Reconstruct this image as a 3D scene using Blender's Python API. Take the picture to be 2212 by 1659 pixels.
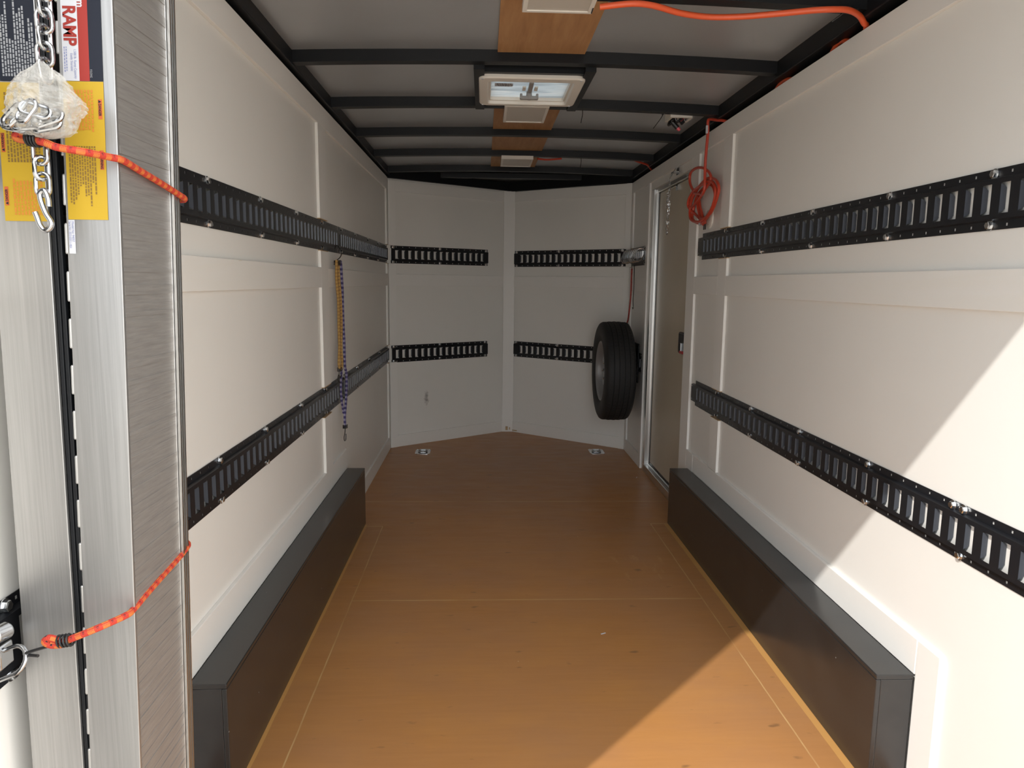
import bpy, math, random
from mathutils import Vector, Matrix, noise, Euler
random.seed(7)
for o in list(bpy.data.objects): bpy.data.objects.remove(o)
scn = bpy.context.scene
COL = scn.collection
D = math.radians

# ---------------------------------------------------------------- camera, sky, sun, exposure
cam_d = bpy.data.cameras.new('camera'); cam = bpy.data.objects.new('camera', cam_d); COL.objects.link(cam)
cam_d.sensor_width = 36.0; cam_d.lens = 1542.9 / 2212 * 36.0
cam_d.clip_start = 0.02
p_, y_, r_ = D(8.1), D(2.3454), D(0.6417)
fwd = Vector((math.sin(y_)*math.cos(p_), math.cos(y_)*math.cos(p_), -math.sin(p_)))
rgt = Vector((math.cos(y_), -math.sin(y_), 0)); upv = rgt.cross(fwd)
c, s = math.cos(r_), math.sin(r_)
R2 = rgt*c + upv*s      # rolled axes
U2 = upv*c - rgt*s
m = Matrix((R2, U2, -fwd)).transposed().to_4x4(); m.translation = Vector((0, 0, 1.2453))
cam.matrix_world = m
scn.camera = cam

scn.view_settings.view_transform = 'Standard'; scn.view_settings.look = 'None'
scn.view_settings.gamma = 1.0; scn.view_settings.use_curve_mapping = False
scn.view_settings.exposure = 0.03

SUN_DIR = Vector((0.944, 1.0, -1.16)).normalized()
w = bpy.data.worlds.new('sky'); scn.world = w; w.use_nodes = True
nt = w.node_tree; nt.nodes.clear()
sky = nt.nodes.new('ShaderNodeTexSky'); sky.sky_type = 'NISHITA'; sky.sun_disc = False
sky.sun_elevation = math.asin(-SUN_DIR.z); sky.sun_rotation = math.atan2(-SUN_DIR.x, -SUN_DIR.y)
sky.air_density = 1.0; sky.dust_density = 2.5; sky.ozone_density = 1.0
# hazy bright sky: the clear-sky model veiled by a haze stronger to the right
haze = nt.nodes.new('ShaderNodeMix'); haze.data_type = 'RGBA'; haze.blend_type = 'ADD'; haze.inputs[0].default_value = 1.0
skd = nt.nodes.new('ShaderNodeMix'); skd.data_type = 'RGBA'; skd.blend_type = 'MULTIPLY'; skd.inputs[0].default_value = 1.0
skd.inputs[7].default_value = (0.045, 0.045, 0.045, 1)
tcd = nt.nodes.new('ShaderNodeTexCoord'); sxyz = nt.nodes.new('ShaderNodeSeparateXYZ'); nt.links.new(tcd.outputs['Generated'], sxyz.inputs[0])
hz = nt.nodes.new('ShaderNodeMapRange')      # added gradient, no cloud seen: brighter right to lift the left wall, bluer left
hz.inputs['From Min'].default_value = -1.0; hz.inputs['From Max'].default_value = 1.0; hz.inputs['To Min'].default_value = 0.0; hz.inputs['To Max'].default_value = 1.0
nt.links.new(sxyz.outputs[0], hz.inputs['Value'])
hc = nt.nodes.new('ShaderNodeMix'); hc.data_type = 'RGBA'; hc.inputs[6].default_value = (0.85, 1.05, 1.30, 1); hc.inputs[7].default_value = (4.75, 4.65, 4.45, 1)
nt.links.new(hz.outputs[0], hc.inputs[0]); nt.links.new(hc.outputs[2], haze.inputs[7])
bg = nt.nodes.new('ShaderNodeBackground'); bg.inputs['Strength'].default_value = 1.0
wo = nt.nodes.new('ShaderNodeOutputWorld')
nt.links.new(sky.outputs[0], skd.inputs[6]); nt.links.new(skd.outputs[2], haze.inputs[6]); nt.links.new(haze.outputs[2], bg.inputs[0]); nt.links.new(bg.outputs[0], wo.inputs[0])
sd = bpy.data.lights.new('sun', 'SUN'); sd.energy = 3.3; sd.angle = D(0.6); sd.color = (1.0, 0.96, 0.90)
so = bpy.data.objects.new('sun', sd); COL.objects.link(so); so.location = (-4, -4, 6)
so.rotation_euler = SUN_DIR.to_track_quat('-Z', 'Y').to_euler()

# ---------------------------------------------------------------- dimensions (metres; y runs into the trailer)
XL, XR = -0.703, 1.080
YB = 0.72                       # rear opening
ZL, ZR = 1.980, 1.963           # top of the panelled walls
CL, CN, CR = Vector((XL, 5.30, 0)), Vector((0.206, 5.944, 0)), Vector((XR, 5.268, 0))
BT = 0.012                      # batten thickness
BOWS = [2.078, 2.688, 3.338, 3.968, 4.578, 5.208]

# ---------------------------------------------------------------- materials
def nodes(name):
    mt = bpy.data.materials.new(name); mt.use_nodes = True
    t = mt.node_tree; t.nodes.clear()
    out = t.nodes.new('ShaderNodeOutputMaterial'); b = t.nodes.new('ShaderNodeBsdfPrincipled')
    t.links.new(b.outputs[0], out.inputs[0])
    return mt, t, b
def mk(t, kind, **kw):
    n = t.nodes.new(kind)
    for k, v in kw.items():
        if k in n.inputs: n.inputs[k].default_value = v
        else: setattr(n, k, v)
    return n
def ramp(t, fac, stops):
    n = t.nodes.new('ShaderNodeValToRGB'); e = n.color_ramp.elements
    while len(e) < len(stops): e.new(0.5)
    for el, (p, cc) in zip(e, stops): el.position = p; el.color = (*cc, 1)
    t.links.new(fac, n.inputs[0]); return n.outputs[0]
def mixc(t, fac, a, b, mode='MIX'):
    n = t.nodes.new('ShaderNodeMix'); n.data_type = 'RGBA'; n.blend_type = mode
    for i, v in ((0, fac), (6, a), (7, b)):
        if isinstance(v, (int, float)): n.inputs[i].default_value = v
        elif isinstance(v, tuple): n.inputs[i].default_value = (*v, 1)
        else: t.links.new(v, n.inputs[i])
    return n.outputs[2]
def math_(t, op, a, b=None, c=None, clamp=False):
    n = t.nodes.new('ShaderNodeMath'); n.operation = op; n.use_clamp = clamp
    for i, v in enumerate((a, b, c)):
        if v is None: continue
        if isinstance(v, (int, float)): n.inputs[i].default_value = v
        else: t.links.new(v, n.inputs[i])
    return n.outputs[0]
def wpos(t, scale=(1, 1, 1), rot=(0, 0, 0)):
    g = t.nodes.new('ShaderNodeNewGeometry'); mp = t.nodes.new('ShaderNodeMapping')
    mp.inputs['Scale'].default_value = scale; mp.inputs['Rotation'].default_value = rot
    t.links.new(g.outputs['Position'], mp.inputs[0]); return mp.outputs[0]
def noise_(t, vec, scale, detail=3, rough=0.5, dist=0.0):
    n = mk(t, 'ShaderNodeTexNoise', Scale=scale, Detail=detail, Roughness=rough, Distortion=dist)
    t.links.new(vec, n.inputs['Vector']); return n.outputs[0]
def bump(t, b, h, strength=0.2, dist=0.002):
    n = mk(t, 'ShaderNodeBump', Strength=strength, Distance=dist); t.links.new(h, n.inputs['Height'])
    t.links.new(n.outputs[0], b.inputs['Normal'])
def simple(name, col, rough=0.5, metal=0.0, spec=0.5, var=0.0, vscale=20, bmp=0.0, bscale=200, coat=0.0):
    mt, t, b = nodes(name)
    b.inputs['Base Color'].default_value = (*col, 1); b.inputs['Roughness'].default_value = rough
    b.inputs['Metallic'].default_value = metal; b.inputs['Specular IOR Level'].default_value = spec
    b.inputs['Coat Weight'].default_value = coat
    v = wpos(t)
    if var:
        f = noise_(t, v, vscale, 4)
        lo = tuple(max(0, x*(1-var)) for x in col); hi = tuple(min(1, x*(1+var)) for x in col)
        t.links.new(ramp(t, f, [(0.3, lo), (0.7, hi)]), b.inputs['Base Color'])
    if bmp: bump(t, b, noise_(t, v, bscale, 2), bmp, 0.001)
    return mt

def wall_paint(name, col):
    mt, t, b = nodes(name)
    v = wpos(t)
    big = noise_(t, v, 1.7, 4, 0.55)
    base = ramp(t, big, [(0.3, tuple(x*0.965 for x in col)), (0.7, col)])
    # scuffs: sparse streaky marks
    sc = noise_(t, wpos(t, (9, 9, 3)), 2.2, 6, 0.7)
    m1 = ramp(t, sc, [(0.70, (0, 0, 0)), (0.80, (0.35, 0.35, 0.35))])
    base = mixc(t, m1, base, (0.60, 0.53, 0.44))
    # dark rubbed smudge on the left front wall
    g = t.nodes.new('ShaderNodeNewGeometry'); mp = t.nodes.new('ShaderNodeMapping'); mp.vector_type = 'POINT'
    mp.inputs['Location'].default_value = (0.438*25, -5.488*25, -0.35*9); mp.inputs['Scale'].default_value = (25, 25, 9)
    t.links.new(g.outputs['Position'], mp.inputs[0])
    ln = t.nodes.new('ShaderNodeVectorMath'); ln.operation = 'LENGTH'; t.links.new(mp.outputs[0], ln.inputs[0])
    nz = noise_(t, v, 60, 4)
    dd = math_(t, 'ADD', ln.outputs['Value'], math_(t, 'MULTIPLY', nz, 0.9))
    m2 = ramp(t, dd, [(0.45, (0.75, 0.75, 0.75)), (0.95, (0.12, 0.12, 0.12)), (1.0, (0, 0, 0))])
    base = mixc(t, m2, base, (0.16, 0.15, 0.14))
    t.links.new(base, b.inputs['Base Color'])
    b.inputs['Roughness'].default_value = 0.42; b.inputs['Specular IOR Level'].default_value = 0.45
    # filled screw dimples and roller texture
    vo = mk(t, 'ShaderNodeTexVoronoi', Scale=3.1); t.links.new(v, vo.inputs['Vector'])
    dim = ramp(t, vo.outputs['Distance'], [(0.0, (0, 0, 0)), (0.028, (1, 1, 1)), (1.0, (1, 1, 1))])
    tex = math_(t, 'ADD', math_(t, 'MULTIPLY', noise_(t, v, 260, 2), 0.05), dim)
    bump(t, b, tex, 0.35, 0.002)
    return mt
M_WALL = wall_paint('white_paint', (0.855, 0.845, 0.81))

def batten_paint():
    mt, t, b = nodes('white_batten_paint')
    v = wpos(t, (1, 0.35, 6))
    wv = noise_(t, v, 3.0, 5, 0.6, 1.2)
    base = ramp(t, wv, [(0.35, (0.855, 0.845, 0.815)), (0.66, (0.85, 0.835, 0.79)), (0.72, (0.76, 0.68, 0.54)), (0.80, (0.85, 0.83, 0.79))])
    # grain bleeding through only on the middle band
    g = t.nodes.new('ShaderNodeNewGeometry'); sp = t.nodes.new('ShaderNodeSeparateXYZ'); t.links.new(g.outputs['Position'], sp.inputs[0])
    inb = math_(t, 'MULTIPLY', math_(t, 'GREATER_THAN', sp.outputs[2], 1.19), math_(t, 'LESS_THAN', sp.outputs[2], 1.31))
    ony = math_(t, 'MULTIPLY', inb, math_(t, 'LESS_THAN', sp.outputs[1], 2.7))
    col = mixc(t, ony, (0.855, 0.845, 0.815), base)
    t.links.new(col, b.inputs['Base Color']); b.inputs['Roughness'].default_value = 0.45
    bump(t, b, noise_(t, wpos(t), 180, 2), 0.12, 0.001)
    return mt
M_BAT = batten_paint()

def floor_mat():
    mt, t, b = nodes('stained_plywood_floor')
    g = t.nodes.new('ShaderNodeNewGeometry'); sp = t.nodes.new('ShaderNodeSeparateXYZ'); t.links.new(g.outputs['Position'], sp.inputs[0])
    X, Y = sp.outputs[0], sp.outputs[1]
    grain = noise_(t, wpos(t, (1.2, 14, 1)), 4.0, 6, 0.6, 0.4)
    base = ramp(t, grain, [(0.25, (0.435, 0.198, 0.060)), (0.5, (0.465, 0.214, 0.067)), (0.8, (0.50, 0.235, 0.077))])
    blot = noise_(t, wpos(t), 1.6, 5, 0.6)
    base = mixc(t, ramp(t, blot, [(0.35, (0, 0, 0)), (0.75, (0.75, 0.75, 0.75))]), base, (0.40, 0.205, 0.10))
    bl2 = noise_(t, wpos(t, (0.8, 2.2, 1)), 2.6, 6, 0.65)
    base = mixc(t, ramp(t, bl2, [(0.45, (0, 0, 0)), (0.75, (0.45, 0.45, 0.45))]), base, (0.54, 0.26, 0.075))
    # small dark marks and pale chips
    dk = noise_(t, wpos(t, (7, 16, 1)), 1.8, 3, 0.4)
    base = mixc(t, ramp(t, dk, [(0.70, (0, 0, 0)), (0.78, (0.55, 0.55, 0.55))]), base, (0.10, 0.06, 0.035))
    vo = mk(t, 'ShaderNodeTexVoronoi', Scale=7.0); t.links.new(wpos(t), vo.inputs['Vector'])
    chip = math_(t, 'LESS_THAN', vo.outputs['Distance'], 0.016)
    base = mixc(t, math_(t, 'MULTIPLY', chip, 0.7), base, (0.75, 0.66, 0.5))
    # scrape near the right side, sheet joints
    seams = None
    wob = math_(t, 'MULTIPLY', math_(t, 'SUBTRACT', noise_(t, wpos(t), 9, 2), 0.5), 0.004)
    brk = noise_(t, wpos(t), 5, 3)
    def line(a, v0, half, lim, l0, l1):
        dlt = math_(t, 'ABSOLUTE', math_(t, 'SUBTRACT', math_(t, 'ADD', a, wob), v0))
        k = math_(t, 'LESS_THAN', dlt, half)
        k = math_(t, 'MULTIPLY', k, math_(t, 'GREATER_THAN', lim, l0))
        return math_(t, 'MULTIPLY', k, math_(t, 'LESS_THAN', lim, l1))
    L = [line(Y, 3.962, 0.0045, X, -0.67, 1.07), line(Y, 2.68, 0.0035, X, -0.509, 0.882), line(X, -0.510, 0.0022, Y, 0.7, 3.545),
         line(X, 0.882, 0.0022, Y, 0.7, 3.576), line(Y, 3.545, 0.004, X, -0.61, -0.509), line(Y, 3.576, 0.004, X, 0.882, 0.98)]
    for k in L: seams = k if seams is None else math_(t, 'MAXIMUM', seams, k)
    sm = math_(t, 'MULTIPLY', seams, ramp(t, brk, [(0.3, (0.15, 0.15, 0.15)), (0.6, (0.9, 0.9, 0.9))]))
    base = mixc(t, sm, base, (0.62, 0.40, 0.18))
    # bare yellow edge strips along the wheel boxes and one pale scrape
    for xa, xb in ((0.952, 0.975), (-0.604, -0.592)):
        e = math_(t, 'MULTIPLY', math_(t, 'GREATER_THAN', math_(t, 'ADD', X, wob), xa), math_(t, 'LESS_THAN', math_(t, 'ADD', X, wob), xb))
        e = math_(t, 'MULTIPLY', e, math_(t, 'LESS_THAN', Y, 3.57))
        base = mixc(t, math_(t, 'MULTIPLY', e, 0.65), base, (0.66, 0.36, 0.11))
    smr = noise_(t, wpos(t, (16, 5, 1), (0, 0, 0.8)), 1.2, 4, 0.6)
    near = math_(t, 'MULTIPLY', math_(t, 'LESS_THAN', math_(t, 'ABSOLUTE', math_(t, 'SUBTRACT', X, 0.70)), 0.12), math_(t, 'LESS_THAN', math_(t, 'ABSOLUTE', math_(t, 'SUBTRACT', Y, 2.98)), 0.16))
    base = mixc(t, math_(t, 'MULTIPLY', near, ramp(t, smr, [(0.55, (0, 0, 0)), (0.75, (0.6, 0.6, 0.6))])), base, (0.62, 0.36, 0.16))
    t.links.new(base, b.inputs['Base Color'])
    t.links.new(ramp(t, noise_(t, wpos(t, (1, 3, 1)), 6, 4), [(0.2, (0.30, 0.30, 0.30)), (0.8, (0.46, 0.46, 0.46))]), b.inputs['Roughness'])
    b.inputs['Specular IOR Level'].default_value = 0.5
    h = math_(t, 'SUBTRACT', math_(t, 'MULTIPLY', grain, 0.2), seams)
    bump(t, b, h, 0.25, 0.0015)
    return mt
M_FLOOR = floor_mat()

def metal_brushed(name, col, rough, metal, sc, strength=0.15, lines=None):
    mt, t, b = nodes(name)
    n1 = noise_(t, wpos(t, sc), 6, 5, 0.6)
    t.links.new(ramp(t, n1, [(0.25, tuple(x*0.82 for x in col)), (0.75, tuple(min(1, x*1.1) for x in col))]), b.inputs['Base Color'])
    b.inputs['Roughness'].default_value = rough; b.inputs['Metallic'].default_value = metal
    bump(t, b, n1, strength, 0.001)
    return mt
M_ALU = metal_brushed('aluminium_rail', (0.46, 0.458, 0.455), 0.38, 0.85, (40, 40, 0.6), 0.1)
M_DECK = metal_brushed('worn_aluminium_deck', (0.40, 0.385, 0.37), 0.5, 0.7, (3, 3, 46), 0.6)
M_ALUF = simple('aluminium_trim', (0.70, 0.70, 0.69), 0.28, 1.0)
M_BLACK = simple('black_frame_paint', (0.008, 0.009, 0.011), 0.42, 0, 0.28, bmp=0.05)
M_RAIL = simple('black_rail_paint', (0.012, 0.013, 0.016), 0.30, 0, 0.5)
M_TAB = simple('lightened_slot_tab', (0.065, 0.072, 0.088), 0.32, 0.2, 0.6)  # same paint as the rail, colour lightened to stand in for reflected sky
def box_mat():
    mt, t, b = nodes('black_box_paint'); v = wpos(t)
    base = ramp(t, noise_(t, v, 9, 4), [(0.3, (0.019, 0.019, 0.0195)), (0.7, (0.027, 0.027, 0.027))])
    vo = mk(t, 'ShaderNodeTexVoronoi', Scale=16.0); t.links.new(v, vo.inputs['Vector'])
    base = mixc(t, math_(t, 'MULTIPLY', math_(t, 'LESS_THAN', vo.outputs['Distance'], 0.035), 0.6), base, (0.35, 0.34, 0.32))
    sc = noise_(t, wpos(t, (20, 4, 5)), 3, 5, 0.7)
    base = mixc(t, ramp(t, sc, [(0.70, (0, 0, 0)), (0.76, (0.35, 0.35, 0.35))]), base, (0.16, 0.15, 0.14))
    t.links.new(base, b.inputs['Base Color']); b.inputs['Roughness'].default_value = 0.24; b.inputs['Specular IOR Level'].default_value = 0.62
    bump(t, b, noise_(t, v, 90, 2), 0.06, 0.001); return mt
M_BOX = box_mat()
M_ZINC = simple('zinc', (0.72, 0.75, 0.78), 0.22, 1.0)
M_STEEL = simple('bright_steel', (0.46, 0.47, 0.485), 0.2, 1.0)
M_ROOF = simple('galvanised_roof_skin', (0.53, 0.55, 0.575), 0.33, 0.55, 0.5, var=0.06, vscale=2)
M_PLAST = simple('white_plastic', (0.78, 0.75, 0.69), 0.4)
M_DIFF = simple('light_diffuser', (0.56, 0.52, 0.46), 0.3)
M_GREYP = simple('grey_plastic', (0.30, 0.29, 0.28), 0.4)
M_RUBBER = simple('tyre_rubber', (0.022, 0.022, 0.023), 0.62, 0, 0.35, bmp=0.2, bscale=120)
M_RIM = simple('grey_steel_rim', (0.36, 0.365, 0.375), 0.36, 0.35)
M_DARK = simple('dark_recess', (0.008, 0.008, 0.008), 0.7)
M_DOOR = simple('beige_door_panel', (0.56, 0.50, 0.39), 0.4, 0, 0.4, var=0.04, vscale=3, bmp=0.05, bscale=300)
M_ORANGE = simple('orange_cable', (0.80, 0.115, 0.035), 0.38, coat=0.2)
M_REDCORD = simple('red_orange_cord', (0.56, 0.062, 0.03), 0.36, coat=0.2)
M_TIE = simple('black_nylon', (0.012, 0.012, 0.013), 0.4)
M_PINK = simple('pink_cap', (0.75, 0.13, 0.17), 0.4)
M_REDP = simple('red_plastic', (0.45, 0.02, 0.03), 0.35)
M_WHITE = simple('white_label', (0.56, 0.57, 0.61), 0.55, 0, 0.3)
M_STRED = simple('sticker_red', (0.31, 0.035, 0.028), 0.55, 0, 0.3)
M_NAVY = simple('sticker_navy', (0.014, 0.017, 0.028), 0.6, 0, 0.25)
M_YEL = simple('sticker_yellow', (0.47, 0.305, 0.022), 0.55, 0, 0.3)
M_STOR = simple('sticker_orange', (0.50, 0.11, 0.03), 0.5)
M_INK = simple('ink_dark', (0.05, 0.045, 0.04), 0.6)
M_INKB = simple('ink_brown', (0.20, 0.115, 0.02), 0.6)
M_INKO = simple('ink_orange', (0.52, 0.20, 0.02), 0.6)
M_INKW = simple('ink_white', (0.30, 0.31, 0.33), 0.6)
M_INKBL = simple('ink_blue', (0.22, 0.25, 0.45), 0.6)
M_GROUND = simple('pale_gravel_ground', (0.50, 0.46, 0.40), 0.9, 0, 0.2, var=0.25, vscale=4, bmp=0.4, bscale=40)

def ply_mat():
    mt, t, b = nodes('plywood_patch')
    gr = noise_(t, wpos(t, (16, 1.6, 4)), 2.5, 5, 0.6, 0.5)
    t.links.new(ramp(t, gr, [(0.25, (0.36, 0.18, 0.075)), (0.55, (0.45, 0.24, 0.105)), (0.8, (0.52, 0.30, 0.14))]), b.inputs['Base Color'])
    b.inputs['Roughness'].default_value = 0.6; bump(t, b, gr, 0.15, 0.001)
    return mt
M_PLY = ply_mat()
M_BARE = simple('bare_wood', (0.50, 0.35, 0.20), 0.7, var=0.15, vscale=60)

def lid_mat():
    mt = bpy.data.materials.new('translucent_vent_lid'); mt.use_nodes = True; t = mt.node_tree; t.nodes.clear()
    out = t.nodes.new('ShaderNodeOutputMaterial')
    v = wpos(t, (1.5, 9, 1)); n = noise_(t, v, 3.2, 3, 0.5, 1.0)
    col = ramp(t, n, [(0.3, (0.50, 0.56, 0.60)), (0.5, (0.72, 0.78, 0.81)), (0.7, (0.84, 0.86, 0.86))])
    a = t.nodes.new('ShaderNodeBsdfPrincipled'); a.inputs['Roughness'].default_value = 0.3
    tr = t.nodes.new('ShaderNodeBsdfTranslucent'); mx = t.nodes.new('ShaderNodeMixShader'); mx.inputs[0].default_value = 0.35
    t.links.new(col, a.inputs['Base Color']); t.links.new(col, tr.inputs[0])
    t.links.new(a.outputs[0], mx.inputs[1]); t.links.new(tr.outputs[0], mx.inputs[2]); t.links.new(mx.outputs[0], out.inputs[0])
    bp = mk(t, 'ShaderNodeBump', Strength=0.5, Distance=0.01); t.links.new(n, bp.inputs['Height']); t.links.new(bp.outputs[0], a.inputs['Normal'])
    return mt
M_LID = lid_mat()

def wrap_mat():
    mt = bpy.data.materials.new('clear_plastic_wrap'); mt.use_nodes = True; t = mt.node_tree; t.nodes.clear()
    out = t.nodes.new('ShaderNodeOutputMaterial')
    a = t.nodes.new('ShaderNodeBsdfPrincipled'); a.inputs['Base Color'].default_value = (0.80, 0.79, 0.76, 1); a.inputs['Roughness'].default_value = 0.12
    a.inputs['Coat Weight'].default_value = 0.6
    tr = t.nodes.new('ShaderNodeBsdfTransparent'); tr.inputs[0].default_value = (0.96, 0.96, 0.95, 1); mx = t.nodes.new('ShaderNodeMixShader')
    lw = mk(t, 'ShaderNodeLayerWeight', Blend=0.5)
    n = noise_(t, wpos(t), 60, 2)
    f = math_(t, 'ADD', math_(t, 'MULTIPLY', math_(t, 'POWER', lw.outputs['Facing'], 2.0), 0.40), math_(t, 'MULTIPLY', n, 0.34), clamp=True)
    t.links.new(f, mx.inputs[0])
    t.links.new(tr.outputs[0], mx.inputs[1]); t.links.new(a.outputs[0], mx.inputs[2]); t.links.new(mx.outputs[0], out.inputs[0])
    return mt
M_WRAP = wrap_mat()

def braid(name, base, dash, fleck, period):
    """braided cord: dashes run along the cord through the 'along' attribute (metres)"""
    mt, t, b = nodes(name)
    at = t.nodes.new('ShaderNodeAttribute'); at.attribute_name = 'along'
    ph = math_(t, 'FRACT', math_(t, 'DIVIDE', at.outputs['Fac'], period))
    at2 = t.nodes.new('ShaderNodeAttribute'); at2.attribute_name = 'around'
    side = math_(t, 'FRACT', math_(t, 'MULTIPLY', at2.outputs['Fac'], 3.0))
    d = math_(t, 'MULTIPLY', math_(t, 'LESS_THAN', ph, 0.48), math_(t, 'LESS_THAN', side, 0.55))
    col = mixc(t, d, base, dash)
    f = math_(t, 'MULTIPLY', math_(t, 'GREATER_THAN', ph, 0.62), math_(t, 'LESS_THAN', ph, 0.78))
    f = math_(t, 'MULTIPLY', f, math_(t, 'GREATER_THAN', side, 0.6))
    col = mixc(t, f, col, fleck)
    t.links.new(col, b.inputs['Base Color']); b.inputs['Roughness'].default_value = 0.7
    rib = math_(t, 'SINE', math_(t, 'MULTIPLY', at.outputs['Fac'], 3500.0))
    bump(t, b, rib, 0.3, 0.0006)
    return mt
M_BUNG = braid('orange_red_braid', (0.46, 0.035, 0.018), (0.56, 0.15, 0.03), (0.03, 0.01, 0.02), 0.0175)
M_YBUNG = braid('yellow_black_braid', (0.36, 0.20, 0.055), (0.46, 0.29, 0.085), (0.03, 0.02, 0.04), 0.016)
M_PBUNG = braid('purple_braid', (0.045, 0.035, 0.14), (0.35, 0.33, 0.45), (0.02, 0.015, 0.05), 0.022)
M_RBUNG = braid('red_braid', (0.40, 0.05, 0.04), (0.30, 0.04, 0.03), (0.05, 0.01, 0.01), 0.03)

# ---------------------------------------------------------------- geometry helpers
class MB:
    def __init__(s): s.v = []; s.f = []; s.mi = []; s.sm = []; s.al = {}; s.ar = {}
    def add(s, vs, fs, mat=0, smooth=False):
        n = len(s.v); s.v += [Vector(p) for p in vs]
        for f in fs: s.f.append(tuple(i+n for i in f)); s.mi.append(mat); s.sm.append(smooth)
        return n
    def box(s, x0, x1, y0, y1, z0, z1, mat=0):
        vs = [(x, y, z) for z in (z0, z1) for y in (y0, y1) for x in (x0, x1)]
        s.add(vs, [(0, 2, 3, 1), (4, 5, 7, 6), (0, 1, 5, 4), (2, 6, 7, 3), (0, 4, 6, 2), (1, 3, 7, 5)], mat); return s
    def hexa(s, p, mat=0):      # 4 bottom points (ccw), 4 top points
        s.add(p, [(3, 2, 1, 0), (4, 5, 6, 7), (0, 1, 5, 4), (1, 2, 6, 5), (2, 3, 7, 6), (3, 0, 4, 7)], mat); return s
    def obox(s, o, u, v, w_, du, dv, dw, mat=0):   # oriented box centred on o
        o, u, v, w_ = Vector(o), Vector(u).normalized(), Vector(v).normalized(), Vector(w_).normalized()
        P = [o + u*a*du/2 + v*b*dv/2 + w_*c_*dw/2 for c_ in (-1, 1) for a, b in ((-1, -1), (1, -1), (1, 1), (-1, 1))]
        return s.hexa(P, mat)
    def tube(s, pts, r, n=8, closed=False, mat=0, cap=True, rad=None):
        pts = [Vector(p) for p in pts]; N = len(pts); base = len(s.v); L = 0.0
        t0 = (pts[1]-pts[0]).normalized()
        ref = Vector((0, 0, 1)) if abs(t0.z) < 0.9 else Vector((1, 0, 0))
        u = t0.cross(ref).normalized()
        for i, p in enumerate(pts):
            a = pts[i-1] if (i > 0 or closed) else p
            b = pts[(i+1) % N] if (i < N-1 or closed) else p
            t = (b-a).normalized(); u = (u - t*u.dot(t)).normalized(); w_ = t.cross(u)
            if i: L += (p-pts[i-1]).length
            rr = rad[i] if rad else r
            for k in range(n):
                g = 2*math.pi*k/n
                s.al[len(s.v)] = L; s.ar[len(s.v)] = k/n
                s.v.append(p + (u*math.cos(g) + w_*math.sin(g))*rr)
        for i in range(N if closed else N-1):
            j = (i+1) % N
            for k in range(n):
                k2 = (k+1) % n
                s.f.append((base+i*n+k, base+i*n+k2, base+j*n+k2, base+j*n+k)); s.mi.append(mat); s.sm.append(True)
        if cap and not closed:
            s.f.append(tuple(base+k for k in range(n))[::-1]); s.mi.append(mat); s.sm.append(False)
            s.f.append(tuple(base+(N-1)*n+k for k in range(n))); s.mi.append(mat); s.sm.append(False)
        return s
    def lathe(s, prof, o, axis, n=32, mat=0, a0=0, a1=2*math.pi):   # prof: (distance along axis, radius)
        o = Vector(o); ax = Vector(axis).normalized(); ref = Vector((0, 0, 1)) if abs(ax.z) < 0.9 else Vector((1, 0, 0))
        u = ax.cross(ref).normalized(); w_ = ax.cross(u); base = len(s.v)
        for (h, r) in prof:
            for k in range(n):
                g = a0 + (a1-a0)*k/n; s.v.append(o + ax*h + (u*math.cos(g)+w_*math.sin(g))*r)
        for i in range(len(prof)-1):
            for k in range(n):
                k2 = (k+1) % n
                s.f.append((base+i*n+k, base+(i+1)*n+k, base+(i+1)*n+k2, base+i*n+k2)); s.mi.append(mat); s.sm.append(True)
        return s
    def build(s, name, mats, parent=None, origin=None, bevel=0.0, solid=0.0, sharp=35, subsurf=0):
        if not isinstance(mats, (list, tuple)): mats = [mats]
        lo = Vector([min(p[i] for p in s.v) for i in range(3)]); hi = Vector([max(p[i] for p in s.v) for i in range(3)])
        og = Vector(origin) if origin is not None else Vector(((lo.x+hi.x)/2, (lo.y+hi.y)/2, lo.z))
        me = bpy.data.meshes.new(name); me.from_pydata([p-og for p in s.v], [], s.f)
        for mt in mats: me.materials.append(mt)
        me.polygons.foreach_set('material_index', s.mi); me.polygons.foreach_set('use_smooth', s.sm)
        if s.al:
            for nm, dct in (('along', s.al), ('around', s.ar)):
                at = me.attributes.new(nm, 'FLOAT', 'POINT')
                at.data.foreach_set('value', [dct.get(i, 0.0) for i in range(len(s.v))])
        me.update()
        if any(s.sm): me.set_sharp_from_angle(angle=D(sharp))
        o = bpy.data.objects.new(name, me); COL.objects.link(o)
        place(o, og, parent)
        if bevel:
            b = o.modifiers.new('bevel', 'BEVEL'); b.width = bevel; b.segments = 2; b.limit_method = 'ANGLE'; b.angle_limit = D(40)
        if solid:
            b = o.modifiers.new('sheet', 'SOLIDIFY'); b.thickness = solid; b.offset = 0
        return o
WL = {}
def place(o, loc, parent=None):
    loc = Vector(loc); WL[o.name] = loc
    if parent is not None: o.parent = parent; o.location = loc - WL[parent.name]
    else: o.location = loc
def tag(o, label, cat, group=None):
    o['label'] = label; o['category'] = cat
    if group: o['group'] = group
    return o
def struct(o): o['kind'] = 'structure'; return o
def empty(name, loc, label=None, cat=None, group=None):
    o = bpy.data.objects.new(name, None); o.empty_display_size = 0.05; COL.objects.link(o); place(o, loc)
    if label: tag(o, label, cat, group)
    return o
def inst(src, name, loc, parent=None, rot=None):
    o = bpy.data.objects.new(name, src.data); COL.objects.link(o); place(o, loc, parent)
    for md in src.modifiers:
        n = o.modifiers.new(md.name, md.type)
        for k in ('width', 'segments', 'limit_method', 'angle_limit', 'thickness', 'offset'):
            if hasattr(md, k): setattr(n, k, getattr(md, k))
    if rot: o.rotation_euler = rot
    return o
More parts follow.
